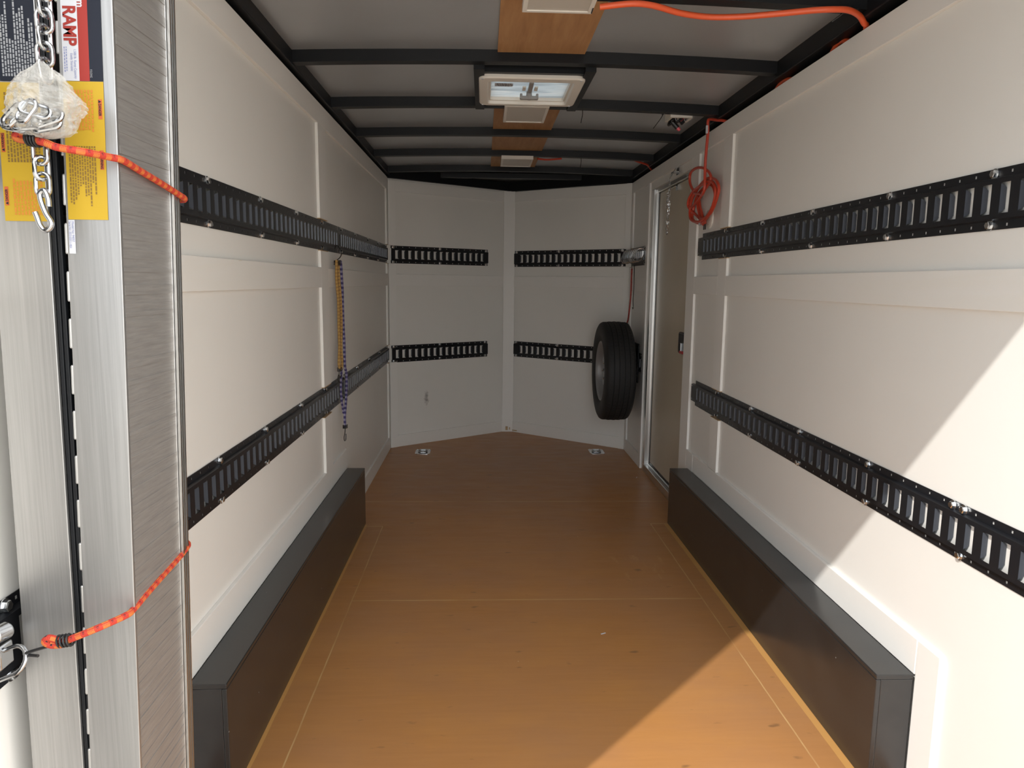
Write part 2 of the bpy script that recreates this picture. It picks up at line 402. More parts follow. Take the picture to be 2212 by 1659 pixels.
def smooth(pts, k=8, closed=False):
    pts = [Vector(p) for p in pts]; out = []; N = len(pts)
    for i in range(N if closed else N-1):
        if closed: a, b, c_, d_ = pts[i-1], pts[i], pts[(i+1) % N], pts[(i+2) % N]
        else: a, b, c_, d_ = pts[max(i-1, 0)], pts[i], pts[i+1], pts[min(i+2, N-1)]
        for j in range(k):
            t = j/k
            out.append(0.5*((2*b) + (c_-a)*t + (2*a-5*b+4*c_-d_)*t*t + (3*b-a-3*c_+d_)*t**3))
    if not closed: out.append(pts[-1])
    return out
def text_mb(mb, txt, size, o, xd, yd, mat=0, bold=0.0, align='LEFT', sx=1.0):
    cu = bpy.data.curves.new('t', 'FONT'); cu.offset = bold*size; cu.body = txt; cu.size = size; cu.align_x = align
    ob = bpy.data.objects.new('t', cu); COL.objects.link(ob)
    dg = bpy.context.evaluated_depsgraph_get(); dg.update()
    me = bpy.data.meshes.new_from_object(ob.evaluated_get(dg))
    o, xd, yd = Vector(o), Vector(xd).normalized(), Vector(yd).normalized()
    mb.add([o + xd*v.co.x*sx + yd*v.co.y for v in me.vertices], [tuple(p.vertices) for p in me.polygons], mat)
    bpy.data.objects.remove(ob); bpy.data.curves.remove(cu); bpy.data.meshes.remove(me)
def loop_pts(o, u, v, hl, hw, n=6):     # stadium loop: long half hl along u, half width hw along v
    o, u, v = Vector(o), Vector(u).normalized(), Vector(v).normalized(); P = []
    for k in range(n+1):
        g = -math.pi/2 + math.pi*k/n; P.append(o + u*(hl-hw+hw*math.cos(g)) + v*hw*math.sin(g))
    for k in range(n+1):
        g = math.pi/2 + math.pi*k/n; P.append(o - u*(hl-hw) + u*hw*math.cos(g) + v*hw*math.sin(g))
    return P

# ================================================================ THE SETTING
# ground outside the open back of the trailer
g = MB(); g.add([(-14, -16, -0.55), (14, -16, -0.55), (14, 12, -0.55), (-14, 12, -0.55)], [(0, 1, 2, 3)])
struct(g.build('ground', M_GROUND))

# floor: plywood sheets ending in the shallow V of the nose
f = MB(); fp = [(XL-0.02, YB), (XR+0.02, YB), (XR+0.02, CR.y), (CN.x, CN.y+0.01), (XL-0.02, CL.y)]
n = len(fp); f.add([(x, y, -0.02) for x, y in fp] + [(x, y, 0) for x, y in fp], [tuple(range(n, 2*n)), tuple(range(n))[::-1]] + [(i, (i+1) % n, n+(i+1) % n, n+i) for i in range(n)])
struct(f.build('floor', M_FLOOR))

# walls
wl = MB(); wl.box(XL-0.02, XL, YB, CL.y, 0, ZL); WALL_L = struct(wl.build('wall_left', M_WALL))
DY0, DY1, DZ1 = 3.765, 4.690, 1.842
wr = MB()
wr.box(XR, XR+0.02, YB, DY0, 0, ZR); wr.box(XR, XR+0.02, DY1, CR.y, 0, ZR); wr.box(XR, XR+0.02, DY0, DY1, DZ1, ZR)
WALL_R = struct(wr.build('wall_right', M_WALL))
def nose_wall(name, a, b, z0, z1):
    dd = (b-a).normalized(); nn = Vector((-dd.y, dd.x, 0))*0.02
    q = MB(); q.hexa([a, b, b+nn, a+nn] and [Vector((a.x, a.y, 0)), Vector((b.x, b.y, 0)), Vector((b.x, b.y, 0))+nn, Vector((a.x, a.y, 0))+nn,
                      Vector((a.x, a.y, z0)), Vector((b.x, b.y, z1)), Vector((b.x, b.y, z1))+nn, Vector((a.x, a.y, z0))+nn])
    return struct(q.build(name, M_WALL))
NOSE_L = nose_wall('wall_front_left', CL, CN, 1.98, 1.975)
NOSE_R = nose_wall('wall_front_right', CN, CR, 1.975, 1.963)

# outer shell skins and the rear frame (they keep the daylight where the real trailer keeps it)
q = MB(); q.box(XL-0.075, XL-0.07, YB, CL.y+0.03, -0.1, 2.1); struct(q.build('wall_outer_left', M_BLACK))
q = MB(); q.box(XR+0.07, XR+0.075, YB, 3.70, -0.1, 2.1); q.box(XR+0.07, XR+0.075, 4.75, CR.y+0.03, -0.1, 2.1); q.box(XR+0.07, XR+0.075, 3.70, 4.75, -0.1, 2.1)
struct(q.build('wall_outer_right', M_BLACK))
for nm, a, b_ in (('wall_outer_front_left', CL, CN), ('wall_outer_front_right', CN, CR)):
    dd = (b_-a).normalized(); nn = Vector((-dd.y, dd.x, 0)); A_, B_ = a-dd*0.12, b_+dd*0.12; q = MB()
    q.hexa([A_+nn*0.06+Vector((0, 0, -0.1)), B_+nn*0.06+Vector((0, 0, -0.1)), B_+nn*0.065+Vector((0, 0, -0.1)), A_+nn*0.065+Vector((0, 0, -0.1)), A_+nn*0.06+Vector((0, 0, 2.12)), B_+nn*0.06+Vector((0, 0, 2.12)), B_+nn*0.065+Vector((0, 0, 2.12)), A_+nn*0.065+Vector((0, 0, 2.12))])
    struct(q.build(nm, M_BLACK))
q = MB(); q.box(XL-0.075, -0.634, YB-0.0, YB+0.05, -0.02, 2.1); struct(q.build('trim_1', M_BLACK))
q = MB(); q.box(XR-0.06, XR+0.075, YB, YB+0.05, -0.02, 2.1); struct(q.build('trim_2', M_BLACK))
q = MB(); q.box(-0.634, XR-0.06, YB, YB+0.05, 1.950, 2.1); struct(q.build('trim_3', M_BLACK))

# battens on the panel joints
TR = [(1.4379, 0.068), (0.7138, 0.068)]       # gaps left for the tie-down rails
def vbat(parent, x0, x1, y0, y1, z0, z1, gaps=(), name='batten'):
    zs = [z0]
    for (zc, h) in sorted(gaps): zs += [zc-h, zc+h]
    zs.append(z1)
    for i in range(0, len(zs), 2):
        if zs[i+1] - zs[i] > 0.02:
            b = MB(); b.box(x0, x1, y0, y1, zs[i], zs[i+1]); o = b.build(name, M_BAT, parent, bevel=0.0015)
            for zz, k in ((zs[i], i > 0), (zs[i+1], i+1 < len(zs)-1)):      # bare wood where the batten is cut round a rail
                if k:
                    lo = zz - 0.003 if zz == zs[i] else zz
                    b = MB(); b.box(x0, x1, y0, y1, lo, lo+0.003); b.build('bare_end', M_BARE, o)
XLi, XRi = XL+BT, XR-BT
GL = TR; GR = [(1.4294, 0.068), (0.6996, 0.068)]
# left wall
vbat(WALL_L, XL, XLi, 3.112, 3.255, 0.395, 1.893, GL)
vbat(WALL_L, XL, XLi, YB+0.05, 5.285, 1.893, ZL)
vbat(WALL_L, XL, XLi, YB+0.05, 3.112, 1.215, 1.300)
vbat(WALL_L, XL, XLi, 3.255, 5.225, 1.213, 1.298)
vbat(WALL_L, XL, XLi, 5.225, 5.285, 0.0, 1.893, GL)
b = MB(); b.box(XL, XLi, YB+0.05, 3.595, 0.297, 0.398); b.box(XL, XLi, 3.595, 5.225, 0.0, 0.092); struct(b.build('baseboard_left', M_BAT, bevel=0.0015))
# right wall
vbat(WALL_R, XRi, XR, 3.150, 3.262, 0.390, 1.888, GR)
vbat(WALL_R, XRi, XR, 3.628, DY0, 0.0, 1.888)
vbat(WALL_R, XRi, XR, YB+0.05, 5.25, 1.888, ZR)
vbat(WALL_R, XRi, XR, YB+0.05, 3.150, 1.197, 1.284)
vbat(WALL_R, XRi, XR, 3.262, 3.628, 1.197, 1.284)
vbat(WALL_R, XRi, XR, DY1+0.012, 4.76, 0.0, 1.888)
vbat(WALL_R, XRi, XR, 4.76, 5.20, 1.197, 1.284)
vbat(WALL_R, XRi, XR, 5.20, 5.255, 0.0, 1.888, GR)
b = MB(); b.box(XRi, XR, 1.606, 3.508, 0.297, 0.388); b.box(XRi, XR, 1.518, 1.602, 0.0, 0.388)
b.box(XRi, XR, 3.512, 3.628, 0.0, 0.388); b.box(XRi, XR, 4.76, 5.20, 0.0, 0.09)
struct(b.build('baseboard_right', M_BAT, bevel=0.0015))
# nose walls
def nbat(parent, a, b, s0, s1, z0, z1, t=BT, nm='batten', topd=0.0):
    dd = (b-a).normalized(); nn = Vector((dd.y, -dd.x, 0)); P = []
    for zz in ((z0, z0), (z1, z1)):
        P += [a+dd*s0+Vector((0, 0, zz[0])), a+dd*s0+nn*t+Vector((0, 0, zz[0])), a+dd*s1+nn*t+Vector((0, 0, zz[0])), a+dd*s1+Vector((0, 0, zz[0]))]
    q = MB(); q.hexa([P[1], P[2], P[3], P[0], P[5], P[6], P[7], P[4]]); return q.build(nm, M_BAT, parent, bevel=0.001)
LL, LR = (CN-CL).length, (CR-CN).length
for par, a, b_, e0, e1, GG in ((NOSE_L, CL, CN, 0.068, LL-0.052, TR), (NOSE_R, CN, CR, 0.052, LR-0.05, GR)):
    nbat(par, a, b_, e0, e1, 1.885, 1.963); nbat(par, a, b_, e0, e1, 1.210, 1.295)
    o = nbat(None, a, b_, e0, e1, 0.0, 0.09, nm='baseboard_front_left' if par is NOSE_L else 'baseboard_front_right'); struct(o)
for a, b_, s0, s1, par, GG in ((CL, CN, 0.006, 0.066, NOSE_L, TR), (CN, CR, LR-0.05, LR-0.004, NOSE_R, GR)):
    zs = [0, GG[1][0]-0.066, GG[1][0]+0.066, GG[0][0]-0.066, GG[0][0]+0.066, 1.963]
    for i in (0, 2, 4): nbat(par, a, b_, s0, s1, zs[i], zs[i+1], t=0.016)
q = MB(); q.hexa([(0.162, 5.896, 0), (0.251, 5.896, 0), (0.251, 5.912, 0), (0.162, 5.912, 0), (0.162, 5.896, 1.97), (0.251, 5.896, 1.97), (0.251, 5.912, 1.97), (0.162, 5.912, 1.97)])
q.build('batten', M_BAT, NOSE_L, bevel=0.001)

for P0, sx, sz in (((0.200, 5.8945, 0.030), 0.010, 0.016), ((0.225, 5.8945, 0.028), 0.004, 0.010)):
    q = MB(); q.box(P0[0]-sx, P0[0]+sx, 5.8945, 5.8962, P0[2]-sz, P0[2]+sz); q.build('paint_chip', M_BARE, NOSE_L, bevel=0.0015)
dd_ = (CR-CN).normalized(); nn_ = Vector((dd_.y, -dd_.x, 0)); q = MB(); q.obox(CN+dd_*0.085+nn_*(BT+0.0004)+Vector((0, 0, 0.014)), dd_, (0, 0, 1), nn_, 0.05, 0.008, 0.001); q.build('paint_chip', M_BARE, NOSE_R)

# side door with aluminium frame
dm = MB(); dm.box(XR+0.030, XR+0.062, 3.70, 4.615, 0.062, 1.812); DOOR = struct(dm.build('door_1', M_DOOR))
fr = MB(); fr.box(XR-0.002, XR+0.062, 4.618, 4.688, 0.0, 1.840); fr.box(XR+0.012, XR+0.066, 3.70, 4.618, 1.815, 1.840)
fr.box(XR+0.022, XR+0.03, 4.598, 4.618, 0.06, 1.815); fr.build('door_frame', M_ALUF, DOOR, bevel=0.003)
fr = MB(); fr.box(XR+0.028, XR+0.0295, 4.585, 4.600, 0.06, 1.813); fr.box(XR+0.028, XR+0.0295, 3.70, 4.60, 0.060, 0.073); fr.build('door_seal', M_TIE, DOOR)
fr = MB(); fr.box(XR-0.004, XR+0.024, 3.60, 4.66, 0.0, 0.050); fr.box(XR+0.024, XR+0.05, 3.60, 4.66, 0.0, 0.056); fr.build('door_sill', M_ALUF, DOOR, bevel=0.003)
lt = MB(); lt.box(XR+0.012, XR+0.031, 3.84, 3.965, 0.862, 0.982); LATCH = lt.build('door_latch', M_TIE, DOOR, bevel=0.012)
lt = MB(); lt.box(XR+0.004, XR+0.013, 3.875, 3.895, 0.875, 0.925); lt.build('latch_plate', M_ZINC, LATCH, bevel=0.002)
lt = MB(); lt.box(XR+0.003, XR+0.013, 3.845, 3.905, 0.866, 0.882); lt.build('latch_lever', M_REDP, LATCH, bevel=0.003)

# roof skin with a hole for the vent
VX0, VX1, VY0, VY1 = 0.010, 0.345, 2.835, 3.185
def arch(x): return 1 - ((x-0.19)/0.92)**2
def skin_z(x, y): return 2.040 + 0.020*arch(x) + 0.0022*noise.noise(Vector((x*2.3, y*1.7, 3.1)))
xs = sorted(set([XL-0.07 + i*(XR-XL+0.14)/44 for i in range(45)] + [VX0, VX1])); ys = sorted(set([YB + i*(6.0-YB)/90 for i in range(91)] + [VY0, VY1]))
rf = MB(); idx = {}
for i, x in enumerate(xs):
    for j, y in enumerate(ys): idx[i, j] = len(rf.v); rf.v.append(Vector((x, y, skin_z(x, y))))
for i in range(len(xs)-1):
    for j in range(len(ys)-1):
        cx, cy = (xs[i]+xs[i+1])/2, (ys[j]+ys[j+1])/2
        if VX0 < cx < VX1 and VY0 < cy < VY1: continue
        rf.f.append((idx[i, j], idx[i, j+1], idx[i+1, j+1], idx[i+1, j])); rf.mi.append(0); rf.sm.append(True)
CEIL = struct(rf.build('ceiling', M_ROOF, sharp=60))
def arc_beam(y0, y1, z0, h, x0=XL, x1=XR, nseg=24):
    b = MB()
    for i in range(nseg):
        a, c_ = x0+(x1-x0)*i/nseg, x0+(x1-x0)*(i+1)/nseg
        za, zc = z0+0.021*arch(a), z0+0.021*arch(c_)
        P = [(a, y0, za), (c_, y0, zc), (c_, y1, zc), (a, y1, za), (a, y0, za+h), (c_, y0, zc+h), (c_, y1, zc+h), (a, y1, za+h)]
        fs = [(3, 2, 1, 0), (4, 5, 6, 7), (0, 1, 5, 4), (2, 3, 7, 6)]
        b.add(P, fs)
    return b
for yb in BOWS: arc_beam(yb-0.022, yb+0.022, 1.999, 0.045).build('roof_bow', M_BLACK, CEIL, bevel=0.0)
# top rails along the walls
for nm, xa, xb, z0 in (('left', XL-0.07, XL+0.028, 1.995), ('right', XR-0.028, XR+0.07, 1.985)):
    b = MB(); b.box(xa, xb, YB+0.05, 5.40, z0, 2.055)
    if nm == 'left': b.box(xa, XL-0.022, YB+0.05, 5.40, 1.90, z0)
    else: b.box(XR+0.022, xb, YB+0.05, 5.40, 1.90, z0)
    b.build('roof_rail', M_BLACK, CEIL, bevel=0.003)
for a, b_, z0 in ((CL, CN, 1.975), (CN, CR, 1.968)):
    dd = (b_-a).normalized(); nn = Vector((dd.y, -dd.x, 0)); q = MB()
    P = [a-nn*0.05-dd*0.05, b_-nn*0.05+dd*0.05, b_+nn*0.03, a+nn*0.03]
    q.hexa([P[3]+Vector((0, 0, z0)), P[2]+Vector((0, 0, z0)), P[1]+Vector((0, 0, z0)), P[0]+Vector((0, 0, z0)), P[3]+Vector((0, 0, 2.07)), P[2]+Vector((0, 0, 2.07)), P[1]+Vector((0, 0, 2.07)), P[0]+Vector((0, 0, 2.07))])
    q.build('roof_rail', M_BLACK, CEIL)
q = MB(); q.box(-0.32, 0.72, 5.42, 5.47, 2.004, 2.04); q.build('nose_cross_bar', M_BLACK, CEIL)
q = MB(); q.add([(XL, 5.30, 2.052), (XR, 5.27, 2.052), (0.206, 5.95, 2.03)], [(0, 1, 2)]); q.build('nose_roof_plate', M_BLACK, CEIL, solid=0.004)
# framing round the vent
q = MB(); q.box(-0.040, -0.001, 2.71, 3.316, 2.004, 2.05); q.build('vent_header', M_BLACK, CEIL)
q = MB(); q.box(0.366, 0.405, 2.71, 3.316, 2.004, 2.05); q.build('vent_header', M_BLACK, CEIL)
q = MB(); q.box(-0.001, 0.366, 2.760, 2.800, 2.010, 2.052); q.build('vent_header', M_BLACK, CEIL)

# ================================================================ THINGS
# plywood patches between the bows
PLY = [(2.100, 2.666), (3.360, 3.946), (3.990, 4.556), (4.600, 5.186), (5.230, 5.33)]
PLAB = ['largest bare plywood patch on the ceiling, behind the nearest light panel', 'bare plywood ceiling patch just beyond the roof vent',
        'bare plywood ceiling patch between the second and third light panels, none mounted on it', 'bare plywood ceiling patch above the farthest light panel', 'narrow plywood sliver on the ceiling nearest the nose']
for (ya, yb), lab in zip(PLY, PLAB):
    q = MB()
    N = 6
    for i in range(N):
        a, c_ = 0.045+0.31*i/N, 0.045+0.31*(i+1)/N; za, zc = 2.031+0.02*arch(a), 2.031+0.02*arch(c_)
        q.hexa([(a, ya, za), (c_, ya, zc), (c_, yb, zc), (a, yb, za), (a, ya, za+0.006), (c_, ya, zc+0.006), (c_, yb, zc+0.006), (a, yb, za+0.006)])
    tag(q.build('plywood_patch', M_PLY), lab, 'plywood panel', 'plywood patches on the ceiling')

# LED light panels
LIGHTS = [((0.104, 0.301), (1.815, 2.136), 'nearest white square light panel on the ceiling, cut off by the top of the photo'),
          ((0.088, 0.282), (3.228, 3.540), 'white square light panel on the ceiling just beyond the roof vent'),
          ((0.106, 0.303), (4.555, 4.855), 'farthest and smallest white light panel on the ceiling')]
for (xa, xb), (ya, yb), lab in LIGHTS:
    t = empty('ceiling_light', ((xa+xb)/2, (ya+yb)/2, 1.998), lab, 'ceiling light', 'square light panels on the ceiling')
    fw = 0.013; q = MB()
    q.box(xa, xb, ya, ya+fw, 1.998, 2.0195); q.box(xa, xb, yb-fw, yb, 1.998, 2.0195); q.box(xa, xa+fw, ya+fw, yb-fw, 1.998, 2.0195); q.box(xb-fw, xb, ya+fw, yb-fw, 1.998, 2.0195)
    q.build('light_frame', M_PLAST, t, bevel=0.0012)
    q = MB(); q.box(xa+fw, xb-fw, ya+fw, yb-fw, 2.001, 2.012); q.build('diffuser', M_DIFF, t)

# roof vent
t = empty('roof_vent', (0.18, 3.0, 1.993), 'white roof vent with a hand crank and rounded frame in the ceiling', 'roof vent')
def rrect(x0, x1, y0, y1, r, n=6):
    P = []
    for cx, cy, a in ((x1-r, y1-r, 0), (x0+r, y1-r, 90), (x0+r, y0+r, 180), (x1-r, y0+r, 270)):
        for k in range(n+1): g = D(a+90*k/n); P.append((cx+r*math.cos(g), cy+r*math.sin(g)))
    return P
def ring(mb, rings):      # list of (outline, z) joined in sequence
    base = len(mb.v); n = len(rings[0][0])
    for P, z in rings: mb.v += [Vector((x, y, z)) for x, y in P]
    for i in range(len(rings)-1):
        for k in range(n):
            k2 = (k+1) % n; mb.f.append((base+i*n+k, base+(i+1)*n+k, base+(i+1)*n+k2, base+i*n+k2)); mb.mi.append(0); mb.sm.append(True)
VO = (-0.022, 0.380, 2.785, 3.205); VI = (0.014, 0.342, 2.836, 3.176)
ins = lambda R_, d_, r: rrect(R_[0]+d_, R_[1]-d_, R_[2]+d_, R_[3]-d_, r)
q = MB(); ring(q, [(ins(VO, 0, 0.036), 2.012), (ins(VO, 0, 0.036), 2.000), (ins(VO, .004, 0.033), 1.9955), (ins(VI, -.003, 0.016), 1.9955), (ins(VI, 0, 0.014), 1.9985),
                   (ins(VI, .002, 0.012), 2.009), (ins(VI, .010, 0.009), 2.010), (ins(VI, .012, 0.008), 2.020), (ins(VI, .014, 0.008), 2.045), (rrect(VX0-.03, VX1+.03, VY0-.03, VY1+.03, 0.01), 2.078), (rrect(VX0-.03, VX1+.03, VY0-.03, VY1+.03, 0.01), 2.050)])
TRIM = q.build('vent_frame', M_PLAST, t, sharp=30)
for (x, y) in ((-0.008, 2.80), (0.362, 2.80), (-0.008, 3.185), (0.362, 3.185)):
    q = MB(); q.lathe([(-0.0015, 0.0), (-0.0015, 0.004), (0.001, 0.005)], (x, y, 1.9945), (0, 0, 1), 10); q.build('screw_cap', M_WHITE, TRIM)
q = MB(); q.add([(0.020, 2.84, 2.024), (0.336, 2.84, 2.024), (0.336, 3.172, 2.024), (0.020, 3.172, 2.024)], [(0, 3, 2, 1)]); q.build('vent_lid', M_LID, t, solid=0.003)
q = MB(); q.box(0.174, 0.192, 2.90, 3.05, 2.010, 2.018); q.build('lift_arm', M_GREYP, t, bevel=0.002)
for xx in (0.152, 0.200): q = MB(); q.box(xx, xx+0.014, 2.985, 3.04, 2.016, 2.022); q.build('arm_clip', M_PLAST, t, bevel=0.002)
q = MB(); q.lathe([(0.0, 0.0), (0.0, 0.010), (0.012, 0.013), (0.035, 0.010), (0.05, 0.008)], (0.183, 3.075, 1.990), (0, 0, 1), 16)
for sgn in (-1, 1): q.obox((0.183+sgn*0.018, 3.075, 1.998), (1, 0, 0), (0, 1, 0), (0, 0, 1), 0.036, 0.020, 0.014); q.obox((0.183+sgn*0.033, 3.075, 2.003), (1, 0, 0), (0, 1, 0), (0, 0, 1), 0.010, 0.022, 0.022)
q.build('crank_knob', M_GREYP, t, bevel=0.003)
q = MB(); q.add([(0.040, 2.950, 2.0212), (0.112, 2.950, 2.0212), (0.112, 2.998, 2.0212), (0.040, 2.998, 2.0212)], [(0, 3, 2, 1)]); LB = q.build('vent_label', M_WHITE, t)
q = MB()
for k, yy in enumerate((2.960, 2.974, 2.988)):
    x = 0.047 + 0.008*(k == 2)
    while x < 0.106 - 0.010*(k == 2):
        l = random.choice((0.005, 0.008, 0.011)); q.add([(x, yy-.0035, 2.0206), (x+l, yy-.0035, 2.0206), (x+l, yy+.0035, 2.0206), (x, yy+.0035, 2.0206)], [(0, 3, 2, 1)]); x += l+0.003
q.build('printed_lines', M_INK, LB)

# ---------------------------------------------------------------- slotted tie-down rails
PITCH = 0.0545
def bolt_proto(nrm, key, cache={}):
    if key in cache: return cache[key]
    n = Vector(nrm); q = MB(); q.lathe([(0.0, 0.0115), (0.002, 0.0115), (0.0022, 0.0)], (0, 0, 0), n, 14)
    q.lathe([(0.002, 0.0085), (0.0078, 0.0085), (0.009, 0.0065), (0.009, 0.0)], (0, 0, 0), n, 6)
    me = q.build('bolt', M_ZINC, sharp=20, origin=(0, 0, 0)); cache[key] = me.data
    bpy.data.objects.remove(me); return cache[key]
RAILGRP = 'black slotted tie-down rails on the walls'
def rail(a, dd, nn, L, zc, label, bolts=(), ext=(0, 0), phase=0.0):
    """a: start on the wall at floor level, dd: along, nn: into the room"""
    a, dd, nn = Vector((a[0], a[1], 0)), Vector(dd), Vector(nn)
    P = lambda s_, d_, z_: a + dd*s_ + nn*d_ + Vector((0, 0, zc+z_))
    rows = [(-.0635, .002), (-.057, .002), (-.051, .002), (-.0445, .002), (-.0415, .0125), (-.031, .0125), (.031, .0125), (.0415, .0125), (.0445, .002), (.051, .002), (.057, .002), (.0635, .002)]
    cols = [(0, 0)]; k0 = int(math.floor(-phase/PITCH)) - 1; s_ = 0.0
    cuts = []
    for k in range(0, int(L/PITCH)+2):
        cc = phase + k*PITCH
        if cc-0.016 > 0.004 and cc+0.016 < L-0.004: cuts.append(cc)
    xs_ = [0.0]
    for cc in cuts: xs_ += [cc-.014, cc-.003, cc+.003, cc+.014]
    xs_.append(L)
    q = MB(); nr = len(rows); ids = {}
    for i, x in enumerate(xs_):
        for j, (z_, d_) in enumerate(rows): ids[i, j] = len(q.v); q.v.append(P(x, d_, z_))
    for i in range(len(xs_)-1):
        ph = (i-1) % 4 if 0 < i < len(xs_)-1 else -1    # 0: slot left part, 1: centre, 2: slot right part, 3: gap
        for j in range(nr-1):
            if ph in (0, 1, 2) and j == 5: continue
            if ph == 1 and j in (1, 9): continue
            q.f.append((ids[i, j], ids[i+1, j], ids[i+1, j+1], ids[i, j+1])); q.mi.append(0); q.sm.append(False)
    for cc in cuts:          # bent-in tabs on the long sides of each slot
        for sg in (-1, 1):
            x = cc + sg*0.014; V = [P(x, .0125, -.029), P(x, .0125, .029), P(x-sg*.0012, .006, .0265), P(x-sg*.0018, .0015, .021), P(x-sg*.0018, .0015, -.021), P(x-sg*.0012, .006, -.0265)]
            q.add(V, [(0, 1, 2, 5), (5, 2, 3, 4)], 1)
    for e, x0, x1 in ((ext[0], -ext[0], 0.0), (ext[1], L, L+ext[1])):
        if e:
            V = []
            for x in (x0, x1): V += [P(x, d_, z_) for z_, d_ in rows[3:9]]
            q.add(V, [(i, i+6, i+7, i+1) for i in range(5)])
    ctr = P(L/2, 0, -0.0635)
    t = empty('tie_down_rail', ctr, label, 'tie-down rail', RAILGRP)
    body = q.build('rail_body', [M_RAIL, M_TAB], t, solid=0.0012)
    key = tuple(round(v, 3) for v in nn); me = bolt_proto(nn, key)
    for bs, bz in bolts:
        o = bpy.data.objects.new('bolt', me); COL.objects.link(o); place(o, P(bs, 0.0028, bz), t)
    for e, x in ((ext[0], -ext[0]+0.012), (ext[1], L+ext[1]-0.012)):
        if e:
            for zz in (-.033, .033):
                o = bpy.data.objects.new('rivet', me); COL.objects.link(o); o.scale = (0.5, 0.5, 0.5); place(o, P(x, 0.0128, zz), t)
    return t
Z = 0.053
def two(lst): return [(s_, z_) for s_ in lst for z_ in (Z, -Z)]
EY = Vector((0, 1, 0)); PX, NX = Vector((1, 0, 0)), Vector((-1, 0, 0))
YS = 0.80
rail((XL, YS), EY, PX, 3.512-YS, 1.4379, 'long black slotted tie-down rail high on the left wall, starting beside the ramp', two([1.886-YS, 2.322-YS, 2.750-YS, 3.170-YS]), phase=0.03)
rail((XL, 3.526), EY, PX, 5.262-3.526, 1.4379, 'black slotted rail high on the left wall, shorter piece running to the front corner', two([0.06, 0.45, 0.88, 1.30, 1.68]), phase=0.03)
rail((XL, YS), EY, PX, 3.505-YS, 0.7138, 'long black slotted rail low on the left wall, rising away above the wheel box', two([1.02-YS, 1.881-YS, 2.287-YS, 2.738-YS, 3.160-YS]), phase=0.03)
rail((XL, 3.518), EY, PX, 5.262-3.518, 0.7138, 'black slotted rail low on the left wall behind the hanging purple bungee cord', two([0.05, 0.45, 0.88, 1.30, 1.68]), phase=0.03)
rail((XR, YS), EY, NX, 3.545-YS, 1.4294, 'long black slotted tie-down rail high on the right wall, wholly in shade', two([1.512-YS, 1.904-YS, 2.351-YS, 2.777-YS, 3.198-YS]), ext=(0, 0.038), phase=0.01)
rail((XR, YS), EY, NX, 3.545-YS, 0.6996, 'long black slotted rail low on the right wall, half in sunlight above the wheel box', two([1.500-YS, 1.902-YS, 2.339-YS, 2.783-YS, 3.206-YS]) + [(1.538-YS, Z)], ext=(0, 0.038), phase=0.01)
dL, dR = (CN-CL).normalized(), (CR-CN).normalized()
nL, nR = Vector((dL.y, -dL.x, 0)), Vector((dR.y, -dR.x, 0))
rail(CL+dL*0.030, dL, nL, 0.868, 1.4375, 'black slotted rail high on the front wall, left of the centre post', two([0.02, 0.42, 0.85]), phase=0.045)
rail(CL+dL*0.026, dL, nL, 0.872, 0.707, 'black slotted rail low on the front wall, left of the centre post', two([0.02, 0.42, 0.85]), phase=0.045)
rail(CN+dR*0.062, dR, nR, 1.000, 1.4340, 'black slotted rail high on the front wall, right of the centre post', two([0.02, 0.42, 0.97]), phase=0.02)
rail(CN+dR*0.066, dR, nR, 0.996, 0.700, 'black slotted rail low on the front wall, running behind the spare tyre', two([0.02, 0.42, 0.97]), phase=0.02)
rail((XR, 4.765), EY, NX, 0.48, 1.4330, 'short black slotted rail beside the door, holding a row of steel rings', two([0.03]), phase=0.03)
rail((XR, 4.765), EY, NX, 0.48, 0.7080, 'short black slotted rail beside the door, mostly hidden behind the tyre', two([0.03]), phase=0.03)

# ---------------------------------------------------------------- wheel boxes
def wheel_box(x_in, x_out, y0, y1, h, lab):
    t = empty('wheel_box', ((x_in+x_out)/2, (y0+y1)/2, 0), lab, 'wheel box', 'black wheel boxes along the walls')
    a, b_ = min(x_in, x_out), max(x_in, x_out); tk = 0.012; sg = 1 if x_in < x_out else -1
    q = MB(); q.box(a, b_, y0, y1, h-tk, h); q.build('top_panel', M_BOX, t, bevel=0.002)
    q = MB(); xi0, xi1 = sorted((x_in, x_in+sg*tk)); q.box(xi0, xi1, y0, y1, 0, h-tk-0.0005); q.build('side_panel', M_BOX, t, bevel=0.002)
    for ya, yb in ((y0, y0+tk), (y1-tk, y1)):
        q = MB(); xa, xb = sorted((x_in+sg*(tk+0.0005), x_out)); q.box(xa, xb, ya+0.001, yb-0.001, 0, h-tk-0.0005); q.build('end_panel', M_BOX, t, bevel=0.002)
wheel_box(-0.602, XLi+0.0005, 1.596, 3.584, 0.297, 'long low black wheel box along the left wall behind the ramp')
wheel_box(0.973, XRi-0.0005, 1.604, 3.584, 0.297, 'long low black wheel box along the right wall, near end in sunlight')

